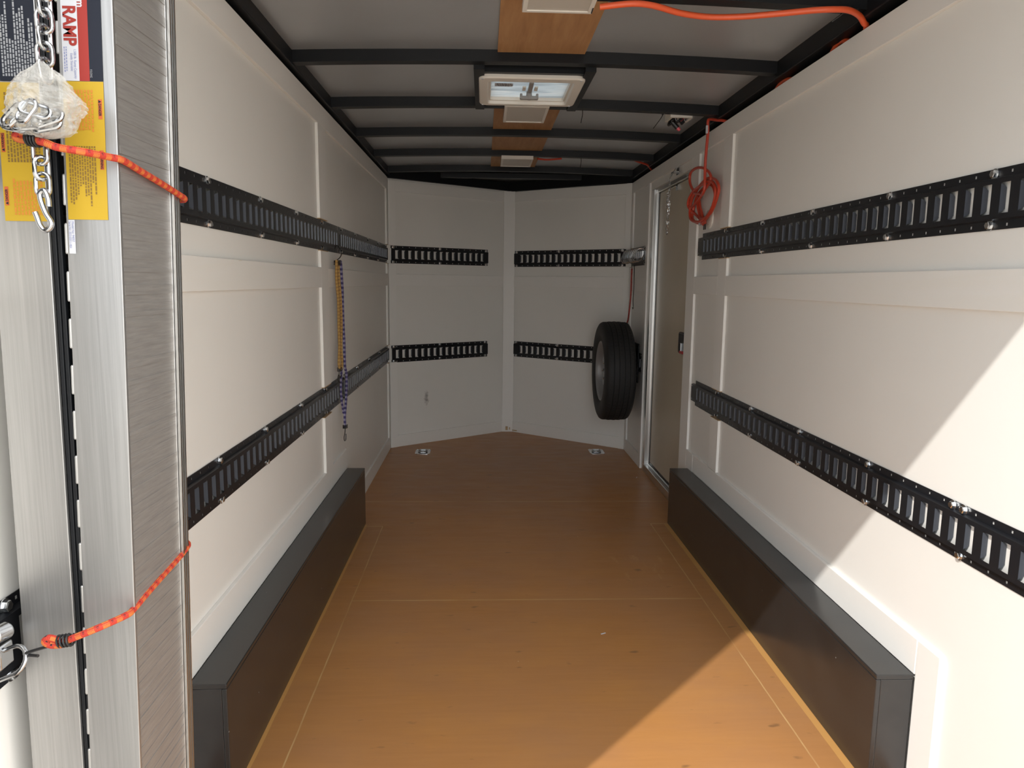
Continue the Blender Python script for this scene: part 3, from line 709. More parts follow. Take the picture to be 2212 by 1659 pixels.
# ---------------------------------------------------------------- floor tie-down rings
for x, y, lab in ((-0.440, 5.163, 'steel recessed tie-down ring in the floor, left one near the front wall'), (0.848, 5.177, 'steel recessed tie-down ring in the floor, right one near the spare tyre')):
    t = empty('floor_tie_down', (x, y, 0), lab, 'tie-down ring', 'recessed floor tie-downs')
    q = MB(); P = rrect(x-.055, x+.055, y-.072, y+.072, .02); Pi = rrect(x-.030, x+.030, y-.045, y+.045, .012)
    ring(q, [(P, 0.0), (P, 0.003), (Pi, 0.003), (Pi, 0.0008)]); n = len(Pi); q.f.append(tuple(range(3*n, 4*n))); q.mi.append(0); q.sm.append(False)
    pl = q.build('plate', M_ZINC, t)
    q = MB(); q.tube(loop_pts((x, y, 0.010), (1, 0, 0), (0, 1, 0), 0.032, 0.026), 0.0055, 8, closed=True); q.build('ring', M_STEEL, t)
    q = MB(); q.obox((x, y+.026, 0.0095), (1, 0, 0), (0, 1, 0), (0, 0, 1), 0.05, 0.018, 0.012); q.build('clamp', M_ZINC, t, bevel=0.003)
    for sx in (-1, 1):
        for sy in (-1, 1):
            q = MB(); q.lathe([(0.0, 0.007), (0.003, 0.006), (0.004, 0.0)], (x+sx*.043, y+sy*.058, 0.003), (0, 0, 1), 10); q.build('screw', M_ZINC, t)

# ---------------------------------------------------------------- spare tyre
TX, TY, TZ, TR_ = 0.902, 4.90, 0.644, 0.341
t = empty('spare_tire', (TX, TY, TZ-TR_), 'black spare tyre with grey steel rim mounted beside the door', 'spare tyre')
prof = []
half = [(0.060, 0.200), (0.085, 0.205), (0.098, 0.225), (0.103, 0.260), (0.1025, 0.290), (0.098, 0.315), (0.090, 0.330), (0.082, 0.3355), (0.074, 0.337)]
gro = [(0.052, .007), (0.018, .006)]
pr = [(-a, r) for a, r in half]
tread = []
for gx, gd in ((-.052, .008), (-.018, .007), (.018, .007), (.052, .008)):
    crown = lambda a: 0.341 - 0.9*a*a
    tread += [(gx-.0045, crown(gx)), (gx-.003, crown(gx)-gd), (gx+.003, crown(gx)-gd), (gx+.0045, crown(gx))]
pr += tread + [(a, r) for a, r in half[::-1]]
q = MB(); q.lathe(pr, (TX, TY, TZ), (1, 0, 0), 96)
# lateral sipes: shallow blocks cut as thin dark slats
for k in range(72):
    g = 2*math.pi*k/72; rad = Vector((0, math.cos(g), math.sin(g))); tan = Vector((0, -math.sin(g), math.cos(g)))
    for gx, ln, sl in ((-.068, .020, .35), (-.035, .016, -.35), (0.0, .014, .35), (.035, .016, -.35), (.068, .020, .35)):
        r0 = 0.341-0.9*gx*gx+0.0008
        q.obox(Vector((TX+gx, TY, TZ))+rad*r0, Vector((1, 0, 0))+tan*sl, tan, rad, ln, 0.0022, 0.0012, 1)
tyre = q.build('tire', [M_RUBBER, M_DARK], t, sharp=40)
q = MB()
q.lathe([(-0.082, 0.209), (-0.088, 0.207), (-0.090, 0.201), (-0.084, 0.196), (-0.070, 0.190), (-0.055, 0.187), (-0.042, 0.178), (-0.040, 0.168)], (TX, TY, TZ), (1, 0, 0), 64)
# disc with hand holes
rr = [0.168, 0.158, 0.148, 0.128, 0.112, 0.100, 0.070, 0.040]; hx = [-0.040, -0.047, -0.051, -0.056, -0.057, -0.055, -0.050, -0.046]
NS = 80; base = len(q.v)
for r, h in zip(rr, hx):
    for k in range(NS): g = 2*math.pi*k/NS; q.v.append(Vector((TX+h, TY+r*math.cos(g), TZ+r*math.sin(g))))
for i in range(len(rr)-1):
    for k in range(NS):
        if i in (2, 3) and (k % 10) in (2, 3, 4, 5): continue
        if i in (1, 4) and False: continue
        q.f.append((base+i*NS+k, base+i*NS+(k+1) % NS, base+(i+1)*NS+(k+1) % NS, base+(i+1)*NS+k)); q.mi.append(0); q.sm.append(True)
rim = q.build('rim', M_RIM, t, sharp=40)
q = MB(); q.lathe([(-0.025, 0.182), (-0.025, 0.0)], (TX, TY, TZ), (1, 0, 0), 40); q.build('rim_back', M_DARK, t)
for k in range(5):
    g = 2*math.pi*k/5; q = MB(); q.lathe([(0.0, 0.010), (-0.012, 0.010), (-0.016, 0.006), (-0.016, 0)], (TX-0.050, TY+0.057*math.cos(g), TZ+0.057*math.sin(g)), (1, 0, 0), 6); q.build('lug_nut', M_ZINC, rim)
t = empty('tire_carrier', (1.03, TY, 0.60), 'black bracket holding the spare tyre off the right wall', 'bracket')
q = MB(); q.box(1.058, 1.066, 4.83, 4.98, 0.57, 0.84); q.build('wall_plate', M_BLACK, t, bevel=0.002)
q = MB(); q.tube([(0.90, TY, TZ), (1.06, TY, TZ)], 0.022, 16); q.build('spindle', M_BLACK, t)

# ---------------------------------------------------------------- steel rings clipped into the short rail
for k in range(9):
    y = 4.795 + k*PITCH*0.98
    t = empty('rail_ring', (XR-0.03, y, 1.40), 'steel ring fitting clipped in the short rail beside the door', 'ring fitting', 'row of steel ring fittings beside the door')
    q = MB(); q.box(XR-0.030, XR-0.0135, y-0.010, y+0.010, 1.415, 1.465); q.build('clip', M_ZINC, t, bevel=0.003)
    ax = Vector((-0.38+random.uniform(-.12, .12), 0.06, -0.92)).normalized(); q = MB()
    q.tube(loop_pts(Vector((XR-0.046, y, 1.436)), ax, Vector((-0.90, 0.28, 0.36)), 0.047, 0.029, 8), 0.0050, 8, closed=True); q.build('ring', M_STEEL, t)

# bungee cords by the spare tyre
def cord(name, label, pts, r, mat, hooks=(), group=None, k=8, hookmat=None, cat='bungee cord', coils=()):
    P = smooth(pts, k); lo = min(P, key=lambda v: v.z)
    t = empty(name, lo, label, cat, group)
    q = MB(); q.tube(P, r, 10); q.build('cord', mat, t)
    for h in hooks: q = MB(); q.tube(smooth(h, 6), 0.0022, 8); q.build('hook', hookmat or M_TIE, t)
    for (o, ax, L_, R_, turns) in coils:
        o, ax = Vector(o), Vector(ax).normalized(); u = ax.orthogonal().normalized(); w_ = ax.cross(u); n = turns*14; q = MB()
        q.tube([o + ax*(L_*i/n) + (u*math.cos(2*math.pi*turns*i/n)+w_*math.sin(2*math.pi*turns*i/n))*R_ for i in range(n+1)], 0.0016, 6); q.build('hook_coil', M_TIE, t)
    return t
cord('bungee_cord', 'thin red bungee cord running from the short rail down to the spare tyre', [(1.052, 5.10, 1.352), (1.052, 5.105, 1.30), (1.05, 5.10, 1.16), (1.03, 5.06, 1.0), (1.0, 4.98, 0.965)], 0.0055, M_RBUNG,
     hooks=[[(1.052, 5.10, 1.352), (1.050, 5.10, 1.385), (1.060, 5.095, 1.40), (1.066, 5.09, 1.385)]], group='bungee cords')
cord('bungee_cord', 'short black elastic cord hanging from the short rail above the spare tyre', [(1.053, 5.03, 1.375), (1.053, 5.02, 1.30), (1.053, 5.015, 1.22), (1.053, 5.03, 1.14), (1.053, 5.02, 1.09)], 0.0028, M_TIE,
     hooks=[[(1.053, 5.02, 1.09), (1.053, 5.01, 1.076), (1.053, 5.03, 1.068), (1.053, 5.04, 1.082)]], group='bungee cords')

# ---------------------------------------------------------------- hanging bungees on the left rail
xb = XL+0.030
t = cord('bungee_cord', 'yellow and black bungee cord hanging doubled from the upper left rail', [(xb, 3.345, 1.337), (xb, 3.335, 1.25), (xb+.004, 3.345, 1.15), (xb, 3.362, 1.044), (xb, 3.366, 0.936), (xb, 3.345, 0.86), (xb+.004, 3.360, 0.832), (xb+.008, 3.378, 0.86), (xb, 3.405, 0.932), (xb, 3.425, 1.04), (xb+.006, 3.385, 1.172), (xb, 3.388, 1.258), (xb, 3.385, 1.337)], 0.0062, M_YBUNG,
         hooks=[[(xb, 3.355, 1.338), (xb+.006, 3.40, 1.352), (xb+.006, 3.43, 1.372), (xb-.004, 3.425, 1.40), (xb-.014, 3.41, 1.405), (xb-.018, 3.40, 1.39)], [(xb, 3.352, 0.83), (xb, 3.345, 0.805), (xb, 3.375, 0.792), (xb, 3.40, 0.80)], [(xb, 3.33, 0.81), (xb, 3.315, 0.79), (xb, 3.34, 0.772), (xb, 3.385, 0.765)]],
         group='bungee cords', coils=[((xb, 3.365, 1.315), (0, 0.0, 1), 0.022, 0.016, 4), ((xb, 3.355, 0.822), (0, 0, 1), 0.02, 0.010, 4)])
cord('bungee_cord', 'purple bungee cord with white flecks hanging past the lower left rail', [(xb+.006, 3.41, 1.335), (xb+.006, 3.435, 1.214), (xb+.006, 3.436, 1.084), (xb+.006, 3.452, 0.95), (xb+.006, 3.455, 0.84), (xb+.008, 3.480, 0.789), (xb+.008, 3.458, 0.68), (xb+.006, 3.425, 0.594), (xb+.006, 3.430, 0.540)], 0.0062, M_PBUNG,
     hooks=[[(xb+.006, 3.43, 0.54), (xb+.006, 3.42, 0.515), (xb+.006, 3.398, 0.498), (xb+.006, 3.405, 0.480), (xb+.006, 3.438, 0.477), (xb+.006, 3.445, 0.505)]], group='bungee cords', coils=[((xb+.006, 3.428, 0.535), (0, 0, 1), 0.018, 0.011, 4)])
cord('bungee_cord', 'second short strand of purple bungee cord beside the long one', [(xb, 3.415, 0.845), (xb-.004, 3.405, 0.77), (xb-.004, 3.40, 0.70), (xb, 3.43, 0.61)], 0.0055, M_PBUNG, group='bungee cords')

# ---------------------------------------------------------------- chain and spring over the side door
t = empty('door_chain', (XR-0.01, 4.08, 1.83), 'thin steel chain and spring hanging in front of the side door', 'chain')
q = MB(); q.box(XR-0.045, XR-BT, 3.985, 4.045, 1.850, 1.856); q.box(XR-0.016, XR-BT, 3.985, 4.045, 1.842, 1.878); q.tube([(XR-0.042, 4.05, 1.842), (XR-0.042, 3.96, 1.868)], 0.003, 8); q.build('bracket', M_ZINC, t)
CH = smooth([(XR-.04, 4.055, 1.846), (XR-.04, 4.087, 1.83), (XR-.04, 4.082, 1.80), (XR-.04, 4.079, 1.73), (XR-.04, 4.084, 1.676), (XR-.04, 4.09, 1.63), (XR-.04, 4.09, 1.58), (XR-.035, 4.122, 1.535), (XR-.03, 4.150, 1.533), (XR-.025, 4.18, 1.585), (XR-.02, 4.186, 1.662)], 10)
def along(P, step):
    out = [P[0]]; acc = 0
    for a, b_ in zip(P, P[1:]):
        L_ = (b_-a).length
        while acc + L_ >= step:
            f_ = (step-acc)/L_; a = a + (b_-a)*f_; out.append(a.copy()); L_ = (b_-a).length; acc = 0
        acc += L_
    return out
CP = along(CH, 0.017)
for i, (a, b_) in enumerate(zip(CP, CP[1:])):
    u = (b_-a).normalized(); v = u.orthogonal().normalized(); v = v if i % 2 else u.cross(v)
    q = MB(); q.tube(loop_pts((a+b_)/2, u, v, 0.0108, 0.0048, 4), 0.0014, 6, closed=True); q.build('link', M_ZINC, t)
n = 10*12; q = MB(); q.tube([Vector((XR-0.02+0.008*math.cos(2*math.pi*i/12), 4.192+0.008*math.sin(2*math.pi*i/12), 1.675+0.092*i/n)) for i in range(n+1)], 0.0018, 6); q.build('spring', M_ZINC, t)
q = MB(); q.tube(smooth([(XR-0.02, 4.195, 1.765), (XR-0.01, 4.18, 1.785), (XR+0.02, 4.15, 1.80)], 6), 0.002, 6); q.box(XR+0.016, XR+0.030, 4.125, 4.165, 1.775, 1.805); q.build('anchor', M_ZINC, t)

# ---------------------------------------------------------------- orange cables
P = smooth([(0.310, 2.045, 1.985), (0.394, 2.035, 1.992), (0.456, 2.050, 1.994), (0.541, 2.087, 1.990), (0.624, 2.104, 1.988), (0.714, 2.096, 1.988), (0.807, 2.068, 1.988), (0.895, 2.036, 1.988), (0.950, 2.026, 1.988), (0.992, 2.035, 1.990), (1.036, 2.065, 1.988), (1.062, 2.085, 1.976), (1.077, 2.10, 1.972), (1.092, 2.14, 1.955), (1.094, 2.20, 1.962), (1.092, 2.285, 1.990), (1.094, 2.38, 1.957), (1.094, 2.55, 1.955), (1.092, 2.70, 1.985), (1.094, 2.80, 1.957)], 8)
t = empty('orange_cable', P[0], 'thick orange power cable sagging under the nearest roof bow', 'cable'); q = MB(); q.tube(P, 0.0082, 12); q.build('cable', M_ORANGE, t)
P = smooth([(0.33, 4.575, 2.006), (0.40, 4.605, 2.007), (0.48, 4.57, 2.009)], 8)
q = MB(); q.tube(P, 0.006, 8); tag(q.build('orange_cable', M_REDCORD), 'bit of orange cable showing beside the farthest light panel', 'cable')
P = smooth([(0.94, 4.60, 2.012), (0.983, 4.623, 2.003), (1.04, 4.670, 1.996), (1.085, 4.74, 1.975)], 8)
q = MB(); q.tube(P, 0.0065, 8); tag(q.build('orange_cable', M_REDCORD), 'short orange cable dropping behind the wall top above the side door', 'cable')

X1 = XR-0.028
def yz(pts, x): return [(x if not isinstance(x, list) else x[i], p[0], p[1]) for i, p in enumerate(pts)]
oval = [(3.697, 1.632), (3.628, 1.699), (3.472, 1.726), (3.344, 1.712), (3.277, 1.663), (3.299, 1.616), (3.363, 1.573), (3.486, 1.538), (3.631, 1.57)]
ov2 = [(3.653, 1.634), (3.59, 1.685), (3.459, 1.711), (3.373, 1.70), (3.325, 1.657), (3.339, 1.614), (3.404, 1.57), (3.489, 1.551), (3.597, 1.584)]
path = [(1.093, 3.26, 1.955), (1.070, 3.29, 1.972), (1.055, 3.34, 1.985), (1.040, 3.395, 2.000), (1.032, 3.40, 1.990), (1.034, 3.40, 1.936), (XR-.05, 3.403, 1.83), (XR-.05, 3.402, 1.767), (XR-.052, 3.391, 1.69), (XR-.050, 3.43, 1.666), (XR-.045, 3.485, 1.676), (XR-.04, 3.56, 1.685)]
path += yz([(3.610, 1.700), (3.688, 1.755), (3.683, 1.802), (3.589, 1.811), (3.473, 1.794), (3.371, 1.756), (3.345, 1.721), (3.400, 1.700), (3.53, 1.652)], XR-.038)
path += yz(oval, XR-.032) + yz(ov2, XR-.022)
path += yz([(a+.014*math.sin(i), b_+.010*math.cos(i*1.7)) for i, (a, b_) in enumerate(oval)], XR-.040)
path += yz([(3.66, 1.66), (3.55, 1.712), (3.447, 1.736), (3.363, 1.733), (3.28, 1.71), (3.236, 1.67), (3.258, 1.63), (3.30, 1.592), (3.357, 1.566), (3.46, 1.556)], XR-.034)
path += yz([(3.55, 1.575), (3.60, 1.64), (3.587, 1.675), (3.556, 1.624), (3.52, 1.588), (3.488, 1.548)], XR-.020)
P = smooth(path, 7)
t = empty('extension_cord', (X1, 3.47, 1.53), 'red-orange extension cord hung in a coil beside the side door', 'extension cord')
q = MB(); q.tube(P, 0.0066, 10); q.build('cable', M_REDCORD, t)
q = MB(); q.obox((XR-.020, 3.476, 1.540), (0, 0.86, 0.5), (1, 0, 0), (0, -0.5, 0.86), 0.02, 0.018, 0.026)
PLUG = q.build('plug', M_REDCORD, t, bevel=0.004)
for dy in (-.012, .010): q = MB(); q.box(XR-.024, XR-.020, 3.462+dy-.003, 3.462+dy+.003, 1.506, 1.532); q.build('prong', M_TIE, PLUG)
for (o, dv) in (((XR-.033, 3.49, 1.5385), (0, 1, -.25)), ((1.030, 3.40, 1.955), (0, 0, 1))):
    q = MB(); d_ = Vector(dv).normalized(); q.tube([Vector(o)-d_*0.018, Vector(o)+d_*0.018], 0.0069, 10); q.build('printed_band', M_WHITE, t)

# round cover behind the coil
t = empty('round_cover', (XR-0.01, 3.45, 1.515), 'round clear-white cover on the right wall behind the coiled cord', 'outlet cover')
q = MB(); q.lathe([(0.0, 0.052), (-0.006, 0.050), (-0.008, 0.044), (-0.008, 0.0)], (XR, 3.45, 1.562), (1, 0, 0), 28); q.build('base', M_PLAST, t)
q = MB(); q.lathe([(-0.008, 0.036), (-0.012, 0.034), (-0.015, 0.026), (-0.016, 0.0)], (XR, 3.45, 1.562), (1, 0, 0), 24); q.build('lens', M_WRAP, t)

# cable ties hanging from the bows
for a, b_, lab in (((0.441, 3.348, 2.026), (0.436, 3.352, 1.962), 'black cable tie dangling from the roof bow just right of the vent'), ((0.812, 3.352, 2.012), (0.768, 3.356, 1.946), 'slanting black cable tie dangling beside the open junction box'),
                   ((0.603, 4.590, 2.024), (0.600, 4.594, 1.962), 'small black cable tie dangling near the farthest light panel'), ((0.995, 2.060, 1.999), (0.965, 2.075, 1.974), 'black cable tie round the thick orange cable near the right wall'), ((0.300, 2.085, 2.020), (0.294, 2.095, 1.985), 'black cable tie beside the nearest light panel')):
    a, b_ = Vector(a), Vector(b_); q = MB(); q.tube(smooth([a, a*0.6+b_*0.4+Vector((0.003, 0, 0)), b_], 6), 0.0018, 6)
    q.obox(a, (1, 0, 0), (0, 1, 0), (0, 0, 1), 0.006, 0.046, 0.006)
    tag(q.build('cable_tie', M_TIE), lab, 'cable tie', 'cable ties on the roof bows')

# open junction box
t = empty('junction_box', (0.90, 3.42, 1.995), 'open white junction box with loose black wires on the ceiling', 'junction box')
q = MB(); ring(q, [(rrect(.848, .952, 3.368, 3.472, .006), 2.052), (rrect(.848, .952, 3.368, 3.472, .006), 1.999), (rrect(.860, .940, 3.380, 3.460, .004), 1.999), (rrect(.860, .940, 3.380, 3.460, .004), 2.045)]); q.build('box', M_PLAST, t)
q = MB(); q.add([(.86, 3.38, 2.044), (.94, 3.38, 2.044), (.94, 3.46, 2.044), (.86, 3.46, 2.044)], [(0, 3, 2, 1)]); q.build('box_back', M_DARK, t)
for k in range(7):
    a = Vector((random.uniform(.868, .93), random.uniform(3.39, 3.45), 2.03)); b_ = a + Vector((random.uniform(-.03, .02), random.uniform(-.02, .02), random.uniform(-.035, -.055)))
    q = MB(); q.tube(smooth([a, (a+b_)/2+Vector((random.uniform(-.015, .015), .005, -.01)), b_, b_+Vector((.02, 0, .02))], 6), 0.0048, 8); q.build('wire', M_TIE, t)
for k, mt in enumerate((M_INKW, M_REDP, M_INKW)):
    a = Vector((.875+.02*k, 3.40, 2.02)); q = MB(); q.tube(smooth([a, a+Vector((.01, .0, -.03)), a+Vector((.025, .0, -.015))], 6), 0.002, 6); q.build('wire', mt, t)
q = MB(); q.tube([(0.868, 3.42, 1.992), (0.896, 3.42, 1.964)], 0.011, 10); q.build('wire', M_TIE, t)
q = MB(); q.lathe([(0, .0075), (.012, .0085), (.020, .006), (.021, 0)], (0.893, 3.42, 1.967), (0.72, 0, -0.7), 12); q.build('wire_cap', M_PINK, t)

# ---------------------------------------------------------------- folded aluminium ramp by the left wall
RT = 1.78
xl0 = lambda z: -0.6760+0.0145*z      # left section, outer face
xl1 = lambda z: -0.6005+0.0147*z
xr0 = lambda z: -0.6000+0.0306*z      # right section
xr1 = lambda z: -0.5235+0.0278*z
t = empty('folding_ramp', (-0.59, 1.09, 0), 'tall folded aluminium loading ramp standing against the left wall', 'ramp')
def slab(mb, fa, fb, y0, y1, z0, z1): mb.hexa([(fa(z0), y0, z0), (fb(z0), y0, z0), (fb(z0), y1, z0), (fa(z0), y1, z0), (fa(z1), y0, z1), (fb(z1), y0, z1), (fb(z1), y1, z1), (fa(z1), y1, z1)])
off = lambda f_, d_: (lambda z: f_(z)+d_)
SECT = []
for nm, a, b_, outer in (('L', xl0, xl1, 0), ('R', xr0, xr1, 1)):
    q = MB(); slab(q, off(a, 0.001), off(b_, -0.001), 1.000, 1.006, 0, RT); slab(q, off(a, 0.001), off(b_, -0.001), 1.158, 1.185, 0, RT)
    sec = q.build('ramp_section', M_ALU, t, bevel=0.001); SECT.append(sec)
    fo = b_ if outer else a; sg = -1 if outer else 1
    q = MB(); f1, f2 = (off(fo, -0.006), off(fo, -0.002)) if outer else (off(fo, 0.002), off(fo, 0.006))
    slab(q, f1, f2, 1.006, 1.158, 0, RT)
    zz = 0.02                                   # low cross ribs of the deck
    while zz < RT-0.03:
        h = random.choice((0.006, 0.010, 0.014)); dpt = random.choice((0.0006, 0.001))
        fA, fB = (off(fo, -0.002), off(fo, -0.002+dpt)) if outer else (off(fo, 0.002-dpt), off(fo, 0.002))
        slab(q, fA, fB, 1.007, 1.157, zz, zz+h); zz += h+random.choice((0.006, 0.012, 0.018))
    q.build('deck', M_DECK, sec)
    if outer:
        q = MB(); slab(q, off(b_, 0.0), off(b_, 0.004), 1.1605, 1.1650, 0, RT); slab(q, off(b_, 0.0), off(b_, 0.003), 1.171, 1.1745, 0, RT); slab(q, off(b_, 0.0), off(b_, 0.0025), 1.1815, 1.185, 0, RT); q.build('edge_ridge', M_ALUF, sec)
        z = 0.06                      # scalloped lugs along the inner edge of the side rail
        while z < RT-0.05: q = MB(); slab(q, off(a, -0.0035), off(a, 0.0015), 1.001, 1.010, z, z+0.042); q.build('hinge_lug', M_ALU, sec, bevel=0.0025); z += 0.064
    else:
        q = MB()
        for d0 in (0.0005, 0.0075): slab(q, off(b_, d0), off(b_, d0+0.0055), 1.003, 1.012, 0, RT)
        q.build('dark_channel', M_BLACK, sec, bevel=0.001)
    for k in range(13):
        zk = 0.12 + k*0.135; q = MB(); fi = (off(a, 0.004), off(a, 0.030)) if outer else (off(b_, -0.030), off(b_, -0.004))
        slab(q, fi[0], fi[1], 1.006, 1.158, zk, zk+0.026); q.build('rung', M_BLACK, sec)
# stickers on the near side rails (front face y = 1.0)
def bars(mb, x0, x1, z_from, z_to, n, y, words, mat=0, fill=0.62, ragged=0.35):
    """n columns of tiny illegible print, each a row of dashes running along z"""
    sgn = 1 if z_to > z_from else -1; wdt = (x1-x0)/n
    for i in range(n):
        xc = x0 + wdt*(i+0.5); z = z_from; end = z_from + (z_to-z_from)*(1 - random.random()*ragged); hw = wdt*fill/2
        while (end-z)*sgn > 0.003:
            l = random.choice(words)*sgn
            if (z+l-end)*sgn > 0: l = end-z
            dx = lambda zz: 0.0146*(zz-z_from) if y < 0 else 0.029*(zz-z_from)
            yy = abs(y)
            mb.add([(xc-hw+dx(z), yy, z), (xc+hw+dx(z), yy, z), (xc+hw+dx(z+l), yy, z+l), (xc-hw+dx(z+l), yy, z+l)], [(0, 1, 2, 3)], mat)
            z += l + 0.0012*sgn
W_ = (0.0022, 0.0035, 0.005, 0.0062)
def patch(fa, fb, z0, z1, y): q = MB(); q.add([(fa(z0), y, z0), (fb(z0), y, z0), (fb(z1), y, z1), (fa(z1), y, z1)], [(0, 1, 2, 3)]); return q
Y0_, Y1_, Y2_ = 0.9992, 0.9988, 0.9984
UP, DN = Vector((0.0146, 0, 1)), Vector((-0.029, 0, -1))
sec = SECT[0]
NV = patch(off(xl0, 0.0255), off(xl1, -0.002), 1.497, 1.74, Y0_).build('black_sticker', M_NAVY, sec)
patch(off(xl0, 0.006), off(xl0, 0.0245), 1.497, 1.74, Y0_).build('red_sticker', M_STRED, sec)
YS_ = patch(off(xl0, 0.0195), off(xl1, -0.0015), 1.319, 1.4955, Y0_).build('yellow_sticker', M_YEL, sec)
q = MB(); bars(q, xl0(1.50)+.029, xl1(1.50)-.004, 1.503, 1.60, 12, -Y1_, W_, ragged=0.6); bars(q, xl0(1.50)+.030, xl1(1.50)-.005, 1.610, 1.72, 11, -Y1_, W_); q.build('printed_lines', M_INKW, NV)
q = MB(); bars(q, xl0(1.4)+.028, xl1(1.4)-.004, 1.395, 1.485, 11, -Y1_, W_); q.build('printed_lines', M_INKB, YS_)
q = MB(); bars(q, xl0(1.33)+.032, xl1(1.33)-.004, 1.327, 1.378, 9, -Y1_, W_, ragged=0.15); q.build('printed_lines', M_INKO, YS_)
for zz, wd in ((1.339, 'DANGER'), (1.4075, 'WARNING')):
    q = patch(off(xl0, 0.0215), off(xl0, 0.0265), zz, zz+0.0245, Y1_); q.build('heading_block', M_STOR, YS_)
    q = MB(); text_mb(q, wd, 0.0048, (xl0(zz)+.0256, Y2_, zz+0.0055), UP, (-1, 0, 0), bold=0.02, sx=0.8); xo = xl0(zz)+.0256; q.add([(xo, Y2_, zz+.001), (xo-.0036, Y2_, zz+.003), (xo, Y2_, zz+.005)], [(0, 1, 2)]); q.build('heading_text', M_NAVY, YS_)
sec = SECT[1]
WS = patch(off(xr0, 0.006), off(xr0, 0.0265), 1.499, 1.74, Y0_).build('white_sticker', M_WHITE, sec)
RS = patch(off(xr0, 0.0265), off(xr0, 0.0395), 1.499, 1.74, Y0_).build('red_sticker', M_STRED, sec)
NS_ = patch(off(xr0, 0.0395), off(xr0, 0.0565), 1.499, 1.74, Y0_).build('navy_sticker', M_NAVY, sec)
YS_ = patch(off(xr0, 0.0045), off(xr0, 0.0565), 1.322, 1.4985, Y0_).build('yellow_sticker', M_YEL, sec)
q = MB(); text_mb(q, 'RAMP', 0.0222, (xr0(1.59)+.0092, Y1_, 1.5915), DN, (1, 0, 0), bold=0.035, sx=0.86); q.build('ramp_lettering', M_STRED, WS)
q = MB(); text_mb(q, 'Aluminum', 0.0125, (xr0(1.59)+.0285, Y1_, 1.6385), DN, (1, 0, 0), bold=0.03, sx=0.95); q.build('aluminum_lettering', M_WHITE, RS)
q = MB(); text_mb(q, '1,500 lb. Ramp Capacity', 0.0046, (xr0(1.54)+.0205, Y1_, 1.5385), DN, (1, 0, 0), sx=0.82); text_mb(q, 'Easily Storable', 0.0046, (xr0(1.54)+.0160, Y1_, 1.5330), DN, (1, 0, 0), sx=0.82)
bars(q, xr0(1.54)+.0075, xr0(1.54)+.0125, 1.541, 1.508, 2, Y1_, (0.0015, 0.0024, 0.003), fill=0.5, ragged=0.05); q.build('printed_lines', M_INKBL, WS)
q = MB(); text_mb(q, 'FOLDING', 0.004, (xr0(1.51)+.0405, Y1_, 1.5135), DN, (1, 0, 0), sx=0.6); q.build('printed_lines', M_INKW, NS_)
q = MB(); bars(q, xr0(1.47)+.010, xr0(1.47)+.044, 1.488, 1.434, 8, Y1_, W_, ragged=0.12); q.build('printed_lines', M_INKO, YS_)
q = MB(); bars(q, xr0(1.42)+.008, xr0(1.42)+.044, 1.417, 1.338, 11, Y1_, W_, ragged=0.4); q.build('printed_lines', M_INKB, YS_)
for zz, wd in ((1.4765, 'DANGER'), (1.412, 'WARNING')):
    q = patch(off(xr0, 0.0490), off(xr0, 0.0540), zz-0.0250, zz, Y1_); q.build('heading_block', M_STOR, YS_)
    q = MB(); xo = xr0(zz)+.0496; text_mb(q, wd, 0.0048, (xo, Y2_, zz-0.0055), DN, (1, 0, 0), bold=0.02, sx=0.8); q.add([(xo, Y2_, zz-.001), (xo, Y2_, zz-.005), (xo+.0036, Y2_, zz-.003)], [(0, 1, 2)]); q.build('heading_text', M_NAVY, YS_)
ML = patch(off(xr0, 0.0040), off(xr0, 0.0125), 1.277, 1.3215, Y0_).build('serial_label', M_WHITE, sec)
q = MB(); text_mb(q, 'Model No: 94057', 0.0044, (xr0(1.32)+.0086, Y1_, 1.3195), DN, (1, 0, 0), sx=0.86); text_mb(q, 'Serial No: 2023-05011-1854', 0.0044, (xr0(1.32)+.0046, Y1_, 1.3195), DN, (1, 0, 0), sx=0.70); q.build('serial_lettering', M_INKBL, ML)

# safety chain hanging in front of the ramp, with its S-hook
t = empty('ramp_chain', (-0.55, 0.955, 1.30), 'bright steel chain with S-hook hanging down the front of the ramp', 'chain')
pts = []; z = 1.625
def link(o, u, v, hl=0.0143, hw=0.0086, r=0.0027): q = MB(); q.tube(loop_pts(o, u, v, hl, hw, 8), r, 10, closed=True); q.build('link', M_STEEL, t)
YC = 0.953
top = [(-0.5374, 1.5950), (-0.5390, 1.5757), (-0.5407, 1.5568), (-0.5417, 1.5372), (-0.5430, 1.5174), (-0.5438, 1.4985)]
for i, (x, zz) in enumerate(top): link((x, YC, zz), (0, 0, 1), (1, 0.12, 0) if i % 2 == 0 else (0.25, 1, 0))
low = [(-0.5580, 1.4000), (-0.5580, 1.3812), (-0.5580, 1.3612)]
for i, (x, zz) in enumerate(low): link((x, YC, zz), (0.03, 0, 1), (1, 0.1, 0) if i != 1 else (0.55, 0.8, 0), 0.0140, 0.0080)
hk = smooth([(x, 0.950, zz) for x, zz in ((-0.5509, 1.3338), (-0.5513, 1.3440), (-0.5550, 1.3536), (-0.5605, 1.3496), (-0.5601, 1.3405), (-0.5555, 1.3258), (-0.5496, 1.3144), (-0.5519, 1.3069), (-0.5584, 1.3045), (-0.5636, 1.3107), (-0.5663, 1.3199), (-0.5686, 1.3267))], 8)
q = MB(); q.tube(hk, 0.0034, 12); q.build('s_hook', M_STEEL, t)

